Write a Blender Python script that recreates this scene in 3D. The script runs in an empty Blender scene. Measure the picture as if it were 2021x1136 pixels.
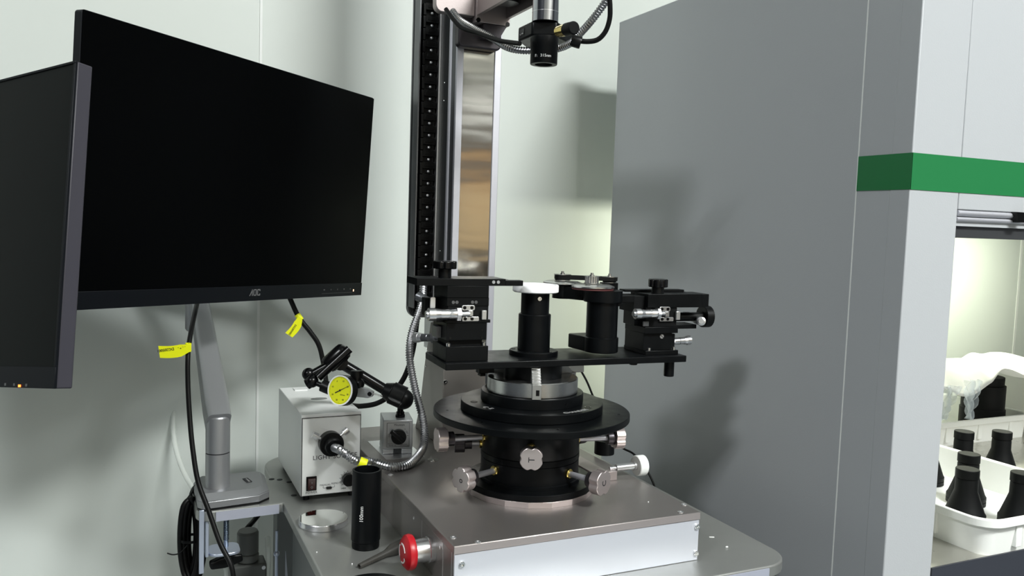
import bpy, bmesh, math, random
import numpy as np
from mathutils import Matrix, Vector

random.seed(4)
S = bpy.context.scene
COL = S.collection
PI = math.pi

# ------------------------------------------------------------------ camera
# world axes written in camera axes (x right, y down, z forward); photo 2021 x 1136
F = 1640.0
CX, CY = 1010.5, 568.0
def _axes():
    Y = np.array([260 - CX, 416 - CY, F]); Y /= np.linalg.norm(Y)
    X = np.array([4600 - CX, 560 - CY, F]); X = X - X @ Y * Y; X /= np.linalg.norm(X)
    return np.array([X, Y, np.cross(X, Y)])
MC = _axes()
CAM = np.array([0.0, 0.0, 1.15])
cam_data = bpy.data.cameras.new('camera')
cam_data.sensor_width = 36.0
cam_data.lens = F / 2021.0 * 36.0
cam_data.clip_start = 0.02
cam = bpy.data.objects.new('camera', cam_data)
COL.objects.link(cam)
r_, u_, b_ = MC[:, 0], -MC[:, 1], -MC[:, 2]
cam.matrix_world = Matrix(((r_[0], u_[0], b_[0], CAM[0]), (r_[1], u_[1], b_[1], CAM[1]),
                           (r_[2], u_[2], b_[2], CAM[2]), (0, 0, 0, 1)))
S.camera = cam

# ------------------------------------------------------------------ light, exposure
S.view_settings.view_transform = 'Standard'
S.view_settings.look = 'None'
S.view_settings.gamma = 1.0
S.view_settings.use_curve_mapping = False
S.view_settings.exposure = 0.0

W = bpy.data.worlds.new('room_ambience'); S.world = W
W.use_nodes = True
W.node_tree.nodes['Background'].inputs[0].default_value = (0.80, 0.88, 1.0, 1)
W.node_tree.nodes['Background'].inputs[1].default_value = 0.055

def area(name, loc, target, sx, sy, power, color=(1, 1, 1)):
    d = bpy.data.lights.new(name, 'AREA'); d.shape = 'RECTANGLE'; d.size = sx; d.size_y = sy
    d.energy = power; d.color = color
    o = bpy.data.objects.new(name, d); COL.objects.link(o)
    o.location = loc
    o.rotation_euler = (Vector(target) - Vector(loc)).to_track_quat('-Z', 'Y').to_euler()
    return o
ROOM_H = 3.2
PANELS = {'a': (1.27, -1.25, 1.0, .42, 157, (.97, 1.0, .975)), 'b': (2.1, -2.1, .6, .6, 28, (.93, .97, 1.0)), 'c': (-2.0, -.67, .5, .5, 70, (.95, .985, 1.0))}  # the rear panel is an added fill that lifts the bench front
for k_, (x_, y_, sx_, sy_, pw_, c_) in PANELS.items():
    area('ceiling_panel_light_' + {'a': 'right', 'b': 'rear', 'c': 'left'}[k_], (x_, y_, ROOM_H - .035), (x_, y_, 0), sx_, sy_, pw_, c_)

# ------------------------------------------------------------------ projection helpers (pixel of the photo -> point in the room)
def A(*a): return np.array(a, float)
def ray(px, py): return MC @ A(px - CX, py - CY, F)
def onz(px, py, z):
    d = ray(px, py); return CAM + (z - CAM[2]) / d[2] * d
def ony(px, py, y):
    d = ray(px, py); return CAM + (y - CAM[1]) / d[1] * d
def onx(px, py, x):
    d = ray(px, py); return CAM + (x - CAM[0]) / d[0] * d
def atd(px, py, dep): return CAM + ray(px, py) / F * dep
def proj(p):
    q = MC.T @ (np.array(p) - CAM); return CX + F * q[0] / q[2], CY + F * q[1] / q[2]
def zfor(x, y, py):
    lo, hi = 0.0, 2.5
    for _ in range(40):
        m = (lo + hi) / 2
        if proj((x, y, m))[1] > py: lo = m
        else: hi = m
    return lo

# ------------------------------------------------------------------ materials
MATS = {}
def mat(name, color, rough=0.5, metal=0.0, bump=0.0, bscale=200.0, spec=0.5, var=0.0, vscale=30.0,
        trans=0.0, alpha=1.0, stretch=(1, 1, 1), emit=None, estr=0.0, ior=1.45, coat=0.0):
    m = bpy.data.materials.new(name); m.use_nodes = True
    nt = m.node_tree; b = nt.nodes['Principled BSDF']
    b.inputs['Base Color'].default_value = (*color, 1)
    b.inputs['Roughness'].default_value = rough
    b.inputs['Metallic'].default_value = metal
    b.inputs['Specular IOR Level'].default_value = spec
    b.inputs['Transmission Weight'].default_value = trans
    b.inputs['Alpha'].default_value = alpha
    b.inputs['IOR'].default_value = ior
    b.inputs['Coat Weight'].default_value = coat
    if emit:
        b.inputs['Emission Color'].default_value = (*emit, 1)
        b.inputs['Emission Strength'].default_value = estr
    if bump or var:
        tc = nt.nodes.new('ShaderNodeTexCoord'); mp = nt.nodes.new('ShaderNodeMapping')
        mp.inputs['Scale'].default_value = stretch
        nt.links.new(tc.outputs['Object'], mp.inputs[0])
    if bump:
        n = nt.nodes.new('ShaderNodeTexNoise'); n.inputs['Scale'].default_value = bscale; n.inputs['Detail'].default_value = 3
        bp = nt.nodes.new('ShaderNodeBump'); bp.inputs['Strength'].default_value = bump; bp.inputs['Distance'].default_value = 0.001
        nt.links.new(mp.outputs[0], n.inputs[0]); nt.links.new(n.outputs['Fac'], bp.inputs['Height'])
        nt.links.new(bp.outputs[0], b.inputs['Normal'])
    if var:
        n = nt.nodes.new('ShaderNodeTexNoise'); n.inputs['Scale'].default_value = vscale; n.inputs['Detail'].default_value = 4
        cr = nt.nodes.new('ShaderNodeMapRange'); cr.inputs[1].default_value = 0.3; cr.inputs[2].default_value = 0.7
        cr.inputs[3].default_value = rough - var; cr.inputs[4].default_value = rough + var
        nt.links.new(mp.outputs[0], n.inputs[0]); nt.links.new(n.outputs['Fac'], cr.inputs[0])
        nt.links.new(cr.outputs[0], b.inputs['Roughness'])
    MATS[name] = m
    return m
M = MATS
mat('wall_paint', (0.66, 0.70, 0.665), 0.42, bump=0.05, bscale=60)
mat('wall_joint', (0.80, 0.82, 0.80), 0.4)
mat('ceiling_paint', (0.75, 0.76, 0.75), 0.7)
mat('floor_vinyl', (0.16, 0.18, 0.19), 0.4, var=0.1)
mat('room_door', (0.30, 0.21, 0.13), 0.5)
mat('room_panel', (0.55, 0.53, 0.47), 0.6)
mat('bench_paint', (0.425, 0.44, 0.46), 0.42, bump=0.12, bscale=500)
mat('bench_dark', (0.035, 0.038, 0.05), 0.4)
mat('green_film', (0.018, 0.17, 0.055), 0.35)
mat('steel_top', (0.55, 0.54, 0.50), 0.3, 0.85, var=0.05)
mat('chrome', (0.85, 0.85, 0.84), 0.12, 1.0)
mat('black_anodised', (0.0022, 0.0027, 0.0032), 0.36, 0.0, spec=0.22, var=0.05, vscale=60)
mat('black_matte', (0.0028, 0.0032, 0.0036), 0.55, spec=0.18)
mat('black_gloss', (0.002, 0.002, 0.0024), 0.24, spec=0.35)
mat('black_plastic', (0.003, 0.0033, 0.0036), 0.35, spec=0.3)
mat('rubber', (0.004, 0.004, 0.0042), 0.45, spec=0.25)
mat('screen_glass', (0.0012, 0.0014, 0.0016), 0.3, spec=0.06)
mat('bezel_plastic', (0.004, 0.005, 0.007), 0.45, spec=0.2)
mat('monitor_side', (0.045, 0.043, 0.055), 0.45, spec=0.4)
mat('screen_matte', (0.003, 0.004, 0.004), 0.4, spec=0.12)
mat('alu', (0.78, 0.78, 0.79), 0.32, 0.95, bump=0.08, bscale=900)
mat('hose_steel', (0.40, 0.40, 0.41), 0.33, 1.0)
mat('alu_bright', (0.74, 0.74, 0.76), 0.25, 0.95)
mat('alu_blast', (0.56, 0.56, 0.61), 0.42, 0.6, bump=0.25, bscale=1500)
mat('alu_dark', (0.16, 0.165, 0.175), 0.35, 0.8)
mat('slot_dark', (0.035, 0.038, 0.040), 0.45, 0.3)
mat('tube_steel', (0.42, 0.43, 0.46), 0.16, 1.0)
mat('jaw_steel', (0.50, 0.50, 0.49), 0.35, 0.9)
mat('steel_ground', (0.60, 0.60, 0.59), 0.27, 1.0, bump=0.1, bscale=300, stretch=(1, 1, 12))
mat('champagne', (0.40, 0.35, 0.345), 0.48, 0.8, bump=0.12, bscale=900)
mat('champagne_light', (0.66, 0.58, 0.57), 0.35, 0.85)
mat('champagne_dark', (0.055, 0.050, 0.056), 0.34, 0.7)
mat('deck_metal', (0.27, 0.25, 0.24), 0.38, 0.75, bump=0.05, bscale=700, var=0.06, vscale=9)
mat('housing_metal', (0.30, 0.28, 0.26), 0.35, 0.7)
mat('front_alu', (0.74, 0.76, 0.83), 0.40, 0.55, bump=0.06, bscale=900)
mat('table_top', (0.38, 0.385, 0.37), 0.34, 0.7, bump=0.06, bscale=500, var=0.07, vscale=12)
mat('table_edge', (0.55, 0.57, 0.68), 0.4, 0.5)
mat('table_leg', (0.12, 0.13, 0.13), 0.4, 0.3)
mat('arm_silver', (0.36, 0.365, 0.38), 0.36, 0.7, bump=0.2, bscale=1400)
mat('clamp_alu', (0.55, 0.60, 0.72), 0.3, 0.7)
mat('zinc', (0.45, 0.52, 0.62), 0.2, 1.0)
mat('brass', (0.75, 0.58, 0.18), 0.2, 1.0)
mat('white_enamel', (0.88, 0.89, 0.88), 0.35, spec=0.45)
mat('white_plastic', (0.86, 0.87, 0.86), 0.45)
mat('tray_white', (0.86, 0.87, 0.84), 0.45, spec=0.4)
mat('cloth_white', (0.88, 0.88, 0.86), 0.8)
mat('bag_film', (0.68, 0.74, 0.82), 0.15, alpha=0.35)
mat('delrin', (0.92, 0.92, 0.93), 0.45)
mat('ink', (0.015, 0.015, 0.018), 0.6)
mat('ink_grey', (0.20, 0.21, 0.20), 0.6)
mat('print_white', (0.75, 0.75, 0.75), 0.6)
mat('logo_grey', (0.13, 0.13, 0.135), 0.5)
mat('print_grey', (0.32, 0.32, 0.32), 0.6)
mat('estop_red', (0.42, 0.008, 0.015), 0.35)
mat('switch_red', (0.035, 0.001, 0.001), 0.25)
mat('tag_yellow', (0.90, 0.93, 0.01), 0.5)
mat('dial_yellow', (0.80, 0.82, 0.02), 0.4)
mat('mag_grey', (0.42, 0.43, 0.44), 0.35, 0.6, bump=0.15, bscale=700)
mat('plastic_grey', (0.085, 0.09, 0.09), 0.5)
mat('regulator_grey', (0.11, 0.115, 0.11), 0.5)
mat('clear_tube', (0.86, 0.90, 0.86), 0.15, alpha=0.5)
mat('mirror_polished', (0.93, 0.95, 0.92), 0.02, 1.0)
mat('led_orange', (0.8, 0.1, 0.0), 0.4, emit=(1.0, 0.13, 0.02), estr=6)
mat('led_warm', (0.9, 0.6, 0.4), 0.4, emit=(1.0, 0.55, 0.35), estr=3)
mat('lamp_glow', (1, 1, 0.9), 0.5, emit=(0.97, 1.0, 0.80), estr=7)
mat('panel_glow', (1, 1, 1), 0.5, emit=(0.97, 1.0, 1.0), estr=5)
mat('carton_dark', (0.055, 0.06, 0.055), 0.5)
mat('carton_brown', (0.34, 0.20, 0.09), 0.7)
mat('carton_tan', (0.50, 0.36, 0.20), 0.7)
mat('pen_grey', (0.040, 0.038, 0.034), 0.38)
mat('rust_red', (0.10, 0.03, 0.03), 0.5)

def strip_material():
    # polished stainless cover strip: slightly wavy, so that it reflects the room in soft horizontal bands
    m = bpy.data.materials.new('strip_steel'); m.use_nodes = True; nt = m.node_tree; b = nt.nodes['Principled BSDF']
    b.inputs['Base Color'].default_value = (0.66, 0.63, 0.58, 1); b.inputs['Metallic'].default_value = 1; b.inputs['Roughness'].default_value = 0.13
    tc = nt.nodes.new('ShaderNodeTexCoord'); mp = nt.nodes.new('ShaderNodeMapping'); mp.inputs['Scale'].default_value = (0.35, 1, 1.7)
    n = nt.nodes.new('ShaderNodeTexNoise'); n.inputs['Scale'].default_value = 9; n.inputs['Detail'].default_value = 2.5
    bp = nt.nodes.new('ShaderNodeBump'); bp.inputs['Strength'].default_value = 0.35; bp.inputs['Distance'].default_value = 0.004
    nt.links.new(tc.outputs['Object'], mp.inputs[0]); nt.links.new(mp.outputs[0], n.inputs[0])
    nt.links.new(n.outputs['Fac'], bp.inputs['Height']); nt.links.new(bp.outputs[0], b.inputs['Normal'])
    MATS['strip_steel'] = m
strip_material()

# ------------------------------------------------------------------ mesh building
class Fr:
    """a local frame: origin and three axes"""
    def __init__(s, o=(0, 0, 0), x=(1, 0, 0), y=(0, 1, 0), z=None):
        s.o = np.array(o, float); s.x = np.array(x, float); s.y = np.array(y, float)
        s.x = s.x / np.linalg.norm(s.x); s.y = s.y - s.y @ s.x * s.x; s.y /= np.linalg.norm(s.y)
        s.z = np.cross(s.x, s.y)
    def p(s, a, b, c): return s.o + a * s.x + b * s.y + c * s.z
WORLD = Fr()
def axis_frame(p0, d, hint=(0, 0, 1)):
    d = np.array(d, float); d /= np.linalg.norm(d); h = np.array(hint, float)
    if abs(d @ h) > 0.97: h = A(1, 0, 0) if abs(d[0]) < .9 else A(0, 1, 0)
    x = np.cross(h, d); x /= np.linalg.norm(x); y = np.cross(d, x)
    f = Fr(p0, x, y); return f      # f.z == d

class MB:
    def __init__(s): s.v = []; s.f = []
    def add(s, vs, fs):
        b = len(s.v); s.v += [tuple(map(float, q)) for q in vs]; s.f += [tuple(b + i for i in f) for f in fs]; return s
    def box(s, a0, a1, b0, b1, c0, c1, fr=WORLD):
        vs = [fr.p(a, b, c) for c in (c0, c1) for b in (b0, b1) for a in (a0, a1)]
        return s.add(vs, [(0, 2, 3, 1), (4, 5, 7, 6), (0, 1, 5, 4), (2, 6, 7, 3), (0, 4, 6, 2), (1, 3, 7, 5)])
    def prism(s, poly, c0, c1, fr=WORLD, top=None):
        n = len(poly); top = top or poly
        vs = [fr.p(a, b, c0) for a, b in poly] + [fr.p(a, b, c1) for a, b in top]
        fs = [tuple(range(n - 1, -1, -1)), tuple(range(n, 2 * n))] + [(i, (i + 1) % n, n + (i + 1) % n, n + i) for i in range(n)]
        return s.add(vs, fs)
    def lathe(s, prof, fr=WORLD, n=40, caps=True):
        """prof: list of (radius, height along fr.z)"""
        m = len(prof); vs = []
        for r, h in prof:
            for k in range(n):
                t = 2 * PI * k / n; vs.append(fr.p(r * math.cos(t), r * math.sin(t), h))
        fs = []
        for i in range(m - 1):
            for k in range(n):
                k2 = (k + 1) % n; fs.append((i * n + k, i * n + k2, (i + 1) * n + k2, (i + 1) * n + k))
        if caps:
            fs.append(tuple(range(n - 1, -1, -1))); fs.append(tuple(range((m - 1) * n, m * n)))
        return s.add(vs, fs)
    def cyl(s, p0, p1, r0, r1=None, n=24):
        p0 = np.array(p0, float); p1 = np.array(p1, float); d = p1 - p0
        return s.lathe([(r0, 0), (r1 if r1 is not None else r0, np.linalg.norm(d))], axis_frame(p0, d), n)
    def ring(s, fr, ri, ro, h0, h1, n=40):
        prof = [(ri, h0), (ro, h0), (ro, h1), (ri, h1)]; m = 4; vs = []
        for r, h in prof:
            for k in range(n):
                t = 2 * PI * k / n; vs.append(fr.p(r * math.cos(t), r * math.sin(t), h))
        fs = [(i * n + k, i * n + (k + 1) % n, ((i + 1) % m) * n + (k + 1) % n, ((i + 1) % m) * n + k) for i in range(m) for k in range(n)]
        return s.add(vs, fs)
    def sphere(s, c, r, n=20, sx=1, sy=1, sz=1):
        vs = []; fs = []; m = n // 2
        for i in range(1, m):
            ph = PI * i / m
            for k in range(n):
                t = 2 * PI * k / n
                vs.append((c[0] + sx * r * math.sin(ph) * math.cos(t), c[1] + sy * r * math.sin(ph) * math.sin(t), c[2] - sz * r * math.cos(ph)))
        a = len(vs); vs.append((c[0], c[1], c[2] - sz * r)); vs.append((c[0], c[1], c[2] + sz * r))
        for i in range(m - 2):
            for k in range(n):
                fs.append((i * n + k, i * n + (k + 1) % n, (i + 1) * n + (k + 1) % n, (i + 1) * n + k))
        for k in range(n):
            fs.append((a, (k + 1) % n, k)); fs.append((a + 1, (m - 2) * n + k, (m - 2) * n + (k + 1) % n))
        return s.add(vs, fs)
    def tube(s, pts, r, n=12, ridge=0.0, pitch=0.003, closed=False):
        """smooth tube through pts; ridge>0 makes a corrugated metal hose"""
        P = spline(pts, 24, closed); seg = np.linalg.norm(np.diff(P, axis=0), axis=1); L = np.concatenate([[0], np.cumsum(seg)])
        step = pitch / 4 if ridge else max(r * 0.8, 0.003)
        N = max(8, int(L[-1] / step)); t = np.linspace(0, L[-1], N)
        Q = np.stack([np.interp(t, L, P[:, i]) for i in range(3)], 1)
        T = np.gradient(Q, axis=0); T /= np.linalg.norm(T, axis=1)[:, None] + 1e-12
        up = A(0.31, 0.2, 0.9); x = np.cross(up, T[0]); x /= np.linalg.norm(x)
        vs = []
        for i in range(N):
            x = x - x @ T[i] * T[i]; x /= np.linalg.norm(x); y = np.cross(T[i], x)
            rr = r
            if ridge: rr = r * (1 + ridge * (1 if (i % 4) in (0, 1) else -1))
            for k in range(n):
                a = 2 * PI * k / n; vs.append(Q[i] + rr * (math.cos(a) * x + math.sin(a) * y))
        fs = [(i * n + k, i * n + (k + 1) % n, (i + 1) * n + (k + 1) % n, (i + 1) * n + k) for i in range(N - 1) for k in range(n)]
        fs += [tuple(range(n - 1, -1, -1)), tuple(range((N - 1) * n, N * n))]
        return s.add(vs, fs)
    def text(s, string, fr, size, depth=0.0002, align='LEFT', spacing=1.0):
        """lettering lying in the fr.x / fr.y plane, raised along fr.z"""
        cu = bpy.data.curves.new('lettering', 'FONT'); cu.body = string; cu.size = size; cu.extrude = depth / 2
        cu.align_x = align; cu.space_character = spacing; cu.resolution_u = 3
        o = bpy.data.objects.new('lettering', cu); COL.objects.link(o)
        bpy.context.view_layer.update()
        me = o.to_mesh(); vs = [fr.p(q.co.x, q.co.y, q.co.z + depth / 2) for q in me.vertices]
        fs = [tuple(p.vertices) for p in me.polygons]
        o.to_mesh_clear(); bpy.data.objects.remove(o); bpy.data.curves.remove(cu)
        return s.add(vs, fs)

def spline(pts, k=24, closed=False):
    P = [np.array(p, float) for p in pts]
    if closed: Q = [P[-1]] + P + [P[0], P[1]]
    else: Q = [2 * P[0] - P[1]] + P + [2 * P[-1] - P[-2]]
    out = []
    for i in range(1, len(Q) - 2):
        a, b, c, d = Q[i - 1:i + 3]
        for j in range(k):
            t = j / k
            out.append(0.5 * ((2 * b) + (c - a) * t + (2 * a - 5 * b + 4 * c - d) * t * t + (-a + 3 * b - 3 * c + d) * t ** 3))
    out.append(Q[-2]); return np.array(out)

def rrect(a0, a1, b0, b1, r, n=6):
    out = []
    for (cx, cy, t0) in ((a1 - r, b0 + r, -PI / 2), (a1 - r, b1 - r, 0), (a0 + r, b1 - r, PI / 2), (a0 + r, b0 + r, PI)):
        for k in range(n + 1):
            t = t0 + PI / 2 * k / n; out.append((cx + r * math.cos(t), cy + r * math.sin(t)))
    return out

def build(name, mb, m, parent=None, loc=(0, 0, 0), bevel=0.0, seg=2, sharp=32):
    me = bpy.data.meshes.new(name)
    L = np.array(loc, float)
    me.from_pydata([tuple(np.array(v) - L) for v in mb.v], [], mb.f)
    bm = bmesh.new(); bm.from_mesh(me)
    bmesh.ops.recalc_face_normals(bm, faces=bm.faces)
    lim = math.radians(sharp)
    for f in bm.faces: f.smooth = True
    for e in bm.edges:
        if len(e.link_faces) == 2 and e.calc_face_angle(0) > lim: e.smooth = False
    bm.to_mesh(me); bm.free(); me.update()
    o = bpy.data.objects.new(name, me); COL.objects.link(o)
    me.materials.append(MATS[m] if isinstance(m, str) else m)
    if parent is not None: o.parent = parent
    if bevel:
        bv = o.modifiers.new('edge', 'BEVEL'); bv.width = bevel; bv.segments = seg; bv.limit_method = 'ANGLE'; bv.angle_limit = math.radians(40)
        bv.harden_normals = False
    return o

def struct(name, mb, m, **k):
    o = build(name, mb, m, **k); o['kind'] = 'structure'; return o

class Thing:
    def __init__(s, name, label, cat, loc, group=None):
        o = bpy.data.objects.new(name, None); COL.objects.link(o); o.empty_display_size = 0.02
        o.location = tuple(map(float, loc)); o['label'] = label; o['category'] = cat
        if group: o['group'] = group
        s.o = o; s.loc = np.array(loc, float)
    def part(s, name, mb, m, parent=None, label=None, **k):
        q = build(name, mb, m, parent=parent if parent is not None else s.o, loc=s.loc, **k)
        if label: q['label'] = label
        return q
def single(name, label, cat, mb, m, loc=(0, 0, 0), group=None, **k):
    o = build(name, mb, m, loc=loc, **k); o.location = tuple(map(float, loc)); o['label'] = label; o['category'] = cat
    if group: o['group'] = group
    return o
def copy_tree(o, parent=None):
    c = o.copy(); COL.objects.link(c)
    if parent: c.parent = parent
    for ch in list(o.children): copy_tree(ch, c)
    return c

def screw(mb, p, d, r, h=0.0008):
    """small socket screw head with a recess, on the surface at p, facing d"""
    fr = axis_frame(p, d); mb.lathe([(r, 0), (r, h * .7), (r * .85, h), (r * .45, h), (r * .4, h * .3)], fr, 16); return mb

# ================================================================== THE ROOM
WY = 1.55
struct('wall_back', MB().box(-2.4, 3.2, WY, WY + .08, 0, ROOM_H), 'wall_paint')
struct('floor', MB().box(-2.4, 3.2, -2.6, WY + .08, -.05, 0), 'floor_vinyl')
struct('ceiling', MB().box(-2.4, 3.2, -2.6, WY + .08, ROOM_H, ROOM_H + .05), 'ceiling_paint')
struct('wall_front', MB().box(-2.4, 3.2, -2.68, -2.6, 0, ROOM_H), 'room_panel')
dr = struct('added_door_1', MB().box(0.0, 0.95, -2.6, -2.57, 0, 2.05), 'room_door')  # unseen door, added to give the metal something to reflect
build('door_handle', MB().box(0.06, 0.18, -2.57, -2.53, 1.0, 1.02), 'chrome', parent=dr)
for i, px in enumerate((511,)):
    x = ony(px, 500, WY)[0]
    struct('trim_1', MB().box(x - .0022, x + .0022, WY - .0015, WY, 0, ROOM_H), 'wall_joint')
x = ony(2007, 600, WY)[0]
struct('trim_2', MB().box(x - .004, x + .004, WY - .0015, WY, 0, ROOM_H), 'wall_joint')
for nm, (x, y, sx, sy, _p, _c) in PANELS.items():
    t = Thing('ceiling_light', {'a': 'ceiling panel light nearest the clean bench', 'b': 'added fill panel behind the camera on the right',
                                'c': 'ceiling panel light on the left of the room'}[nm], 'ceiling light', (x, y, ROOM_H))
    t.part('frame', MB().box(x - sx / 2 - .02, x + sx / 2 + .02, y - sy / 2 - .02, y + sy / 2 + .02, ROOM_H - .028, ROOM_H), 'white_plastic')
    t.part('diffuser', MB().box(x - sx / 2, x + sx / 2, y - sy / 2, y + sy / 2, ROOM_H - .032, ROOM_H - .028), 'panel_glow')

t = Thing('reflection_shelf', 'added metal shelf with boxes behind the camera, unseen, for banded reflections in the column strip', 'shelf', (2.05, -2.35, 0))  # unseen shelf, added so the polished column strip reflects bands
for z in (.30, .90, 1.56, 1.72): t.part('shelf_board', MB().box(1.60, 2.50, -2.56, -2.16, z, z + .03), 'bench_dark')
for x in (1.60, 2.46):
    for y in (-2.56, -2.20): t.part('upright', MB().box(x, x + .04, y, y + .04, 0, 2.0), 'bench_dark')
single('reflection_carton', 'added brown cardboard box behind the camera, reflected as a brown band in the column strip', 'reflection_carton', MB().box(1.68, 2.42, -2.52, -2.20, 1.345, 1.52), 'carton_brown', loc=(2.05, -2.36, 1.345), bevel=.004)  # added boxes, coloured to show as bands in the strip's reflection
single('reflection_carton', 'large tan cardboard box added under the brown one, reflected as a tan band', 'reflection_carton', MB().box(1.66, 2.44, -2.52, -2.20, .931, 1.34), 'carton_tan', loc=(2.05, -2.36, .931), bevel=.004)
single('reflection_carton', 'flat white box added on the top shelf behind the camera, reflected as a pale band', 'reflection_carton', MB().box(1.70, 2.40, -2.52, -2.20, 1.751, 1.84), 'white_plastic', loc=(2.05, -2.36, 1.751), bevel=.004)
single('reflection_case', 'dark case added on the white box behind the camera, reflected as a dark band', 'case', MB().box(1.66, 2.44, -2.52, -2.20, 1.841, 2.28), 'carton_dark', loc=(2.05, -2.36, 1.841), bevel=.006)  # added to darken the upper end of the strip's reflection

# ================================================================== CLEAN BENCH
BX, BF, BB, BT, BR = .85, .7153, 1.40, 1.541, 2.30
t = Thing('clean_bench', 'large grey clean bench with a green stripe and a lit work opening', 'clean bench', (BX, BF, 0)); bench = t
t.part('side_panel', MB().box(BX, BX + .04, BF + .02, BB, 0, BT), 'bench_paint', bevel=.002)
t.part('side_panel', MB().box(BR, BR + .04, BF + .02, BB, 0, BT), 'bench_paint')
ys = BF + .082
t.part('panel_joint', MB().box(BX - .0008, BX, ys - .0007, ys + .0007, 0, BT), 'wall_joint', label='thin pale vertical joint line')
PZ = 1.1507
t.part('front_post', MB().box(BX - .0005, BX + .085, BF, BF + .03, 0, BT), 'bench_paint', bevel=.0015)
t.part('hood', MB().box(BX + .0855, BR + .04, BF, BF + .04, 1.186, BT).box(BX + .04, BR, BF + .04, BB, 1.1735, BT - .01), 'bench_paint', bevel=.001)
t.part('front_post', MB().box(BR - .03, BR + .04, BF, BF + .03, 0, 1.1855), 'bench_paint')
z0, z1 = 1.2066, 1.2504
t.part('green_stripe', MB().box(BX - .0012, BR + .042, BF - .0008, BF + .0, z0, z1).box(BX - .0013, BX - .0005, BF - .0008, ys - .001, z0, z1), 'green_film')
t.part('sash_rail', MB().cyl((BX + .086, BF + .002, 1.1815), (BR - .03, BF + .002, 1.1815), .0038), 'alu_blast')
t.part('sash_rail', MB().cyl((BX + .086, BF + .003, 1.1740), (BR - .03, BF + .003, 1.1740), .0030), 'alu_blast')
t.part('sash_frame', MB().box(BX + .086, BR - .03, BF + .008, BF + .03, PZ, 1.1655), 'alu_dark', bevel=.0006)
t.part('sash_strip', MB().box(BX + .086, BR - .03, BF + .004, BF + .03, 1.1655, 1.1765), 'bench_paint')
t.part('sash_stop', MB().prism([(0.0, 0), (.022, 0), (.018, -.013), (.004, -.013)], 0, .016, Fr((ony(1996, 421, BF)[0], BF + .008, 1.1862), (1, 0, 0), (0, 0, 1))), 'black_plastic')
t.part('work_surface', MB().box(BX + .04, BR, BF + .001, BB, .712, .7265), 'steel_top')
t.part('front_apron', MB().box(BX + .0855, BR - .0305, BF - .0012, BF + .0008, .45, .7262), 'bench_dark').__setitem__('label', 'dark blue apron below the work surface')
t.part('lower_cabinet', MB().box(BX + .0855, BR - .031, BF + .02, BB, .02, .45), 'bench_dark')
t.part('lamp_tube', MB().cyl((BX + .09, 1.31, 1.1655), (BR - .04, 1.31, 1.1655), .0075, n=16), 'lamp_glow')
for x in (BX + .05, BR - .04): t.part('lamp_holder', MB().box(x, x + .04, 1.300, 1.320, 1.152, 1.1734), 'white_plastic')
la = area('bench_lamp_light', (1.55, 1.31, 1.156), (1.55, 1.31, 0), 1.15, .03, 4.6, (0.97, 1.0, 0.80))
lb = area('bench_lamp_light_back', (1.55, 1.320, 1.162), (1.55, 2, 1.162), 1.15, .016, 2.6, (0.97, 1.0, 0.80))

# ---- trays, bottles and cloth on the work surface
WS = .7265
def tray(name, label, x0, x1, y0, y1, h, flare, m='tray_white', ribs=True, r=.03):
    t = Thing(name, label, 'tray', ((x0 + x1) / 2, (y0 + y1) / 2, WS))
    ob = rrect(x0, x1, y0, y1, r * .6); n = len(ob)
    ot = rrect(x0 - flare, x1 + flare, y0 - flare, y1 + flare, r)
    ib = rrect(x0 + .003, x1 - .003, y0 + .003, y1 - .003, r * .55)
    it = rrect(x0 - flare + .003, x1 + flare - .003, y0 - flare + .003, y1 + flare - .003, r * .95)
    vs = [(*q, WS) for q in ob] + [(*q, WS + h) for q in ot] + [(*q, WS + h) for q in it] + [(*q, WS + .003) for q in ib]
    fs = [tuple(range(n - 1, -1, -1)), tuple(range(3 * n, 4 * n))]
    for l in range(3): fs += [(l * n + i, l * n + (i + 1) % n, (l + 1) * n + (i + 1) % n, (l + 1) * n + i) for i in range(n)]
    t.part('tub', MB().add(vs, fs), m, sharp=50)
    e = flare + .005
    R1 = rrect(x0 - e, x1 + e, y0 - e, y1 + e, r + .004); R2 = rrect(x0 - flare + .001, x1 + flare - .001, y0 - flare + .001, y1 + flare - .001, r)
    vs = [(*q, WS + h - .010) for q in R1] + [(*q, WS + h + .002) for q in R1] + [(*q, WS + h + .002) for q in R2] + [(*q, WS + h - .010) for q in R2]
    fs = []
    for l in range(4): fs += [(l * n + i, l * n + (i + 1) % n, ((l + 1) % 4) * n + (i + 1) % n, ((l + 1) % 4) * n + i) for i in range(n)]
    t.part('rim', MB().add(vs, fs), m, bevel=.0015)
    if ribs:
        for q in np.linspace(x0 + .06, x1 - .06, 3): t.part('rib', MB().box(q - .006, q + .006, y0 - flare, y0 + .001, WS + .008, WS + h - .008), m, bevel=.001)
        for q in np.linspace(y0 + .075, y1 - .06, 3): t.part('rib', MB().box(x0 - flare, x0 + .001, q - .006, q + .006, WS + .008, WS + h - .008), m, bevel=.001)
    return t
tray('bottle_tray', 'white plastic tray at the front edge holding black conical bottles', 1.036, 1.315, .716, 1.03, .050, .007)
tray('storage_tray', 'white plastic tray further back under the draped cloth', 1.45, 1.765, 1.145, 1.37, .050, .006)
tray('tall_container', 'tall white plastic container at the right end of the bench', 1.800, 2.02, 1.10, 1.36, .128, .004, ribs=False)

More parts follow.
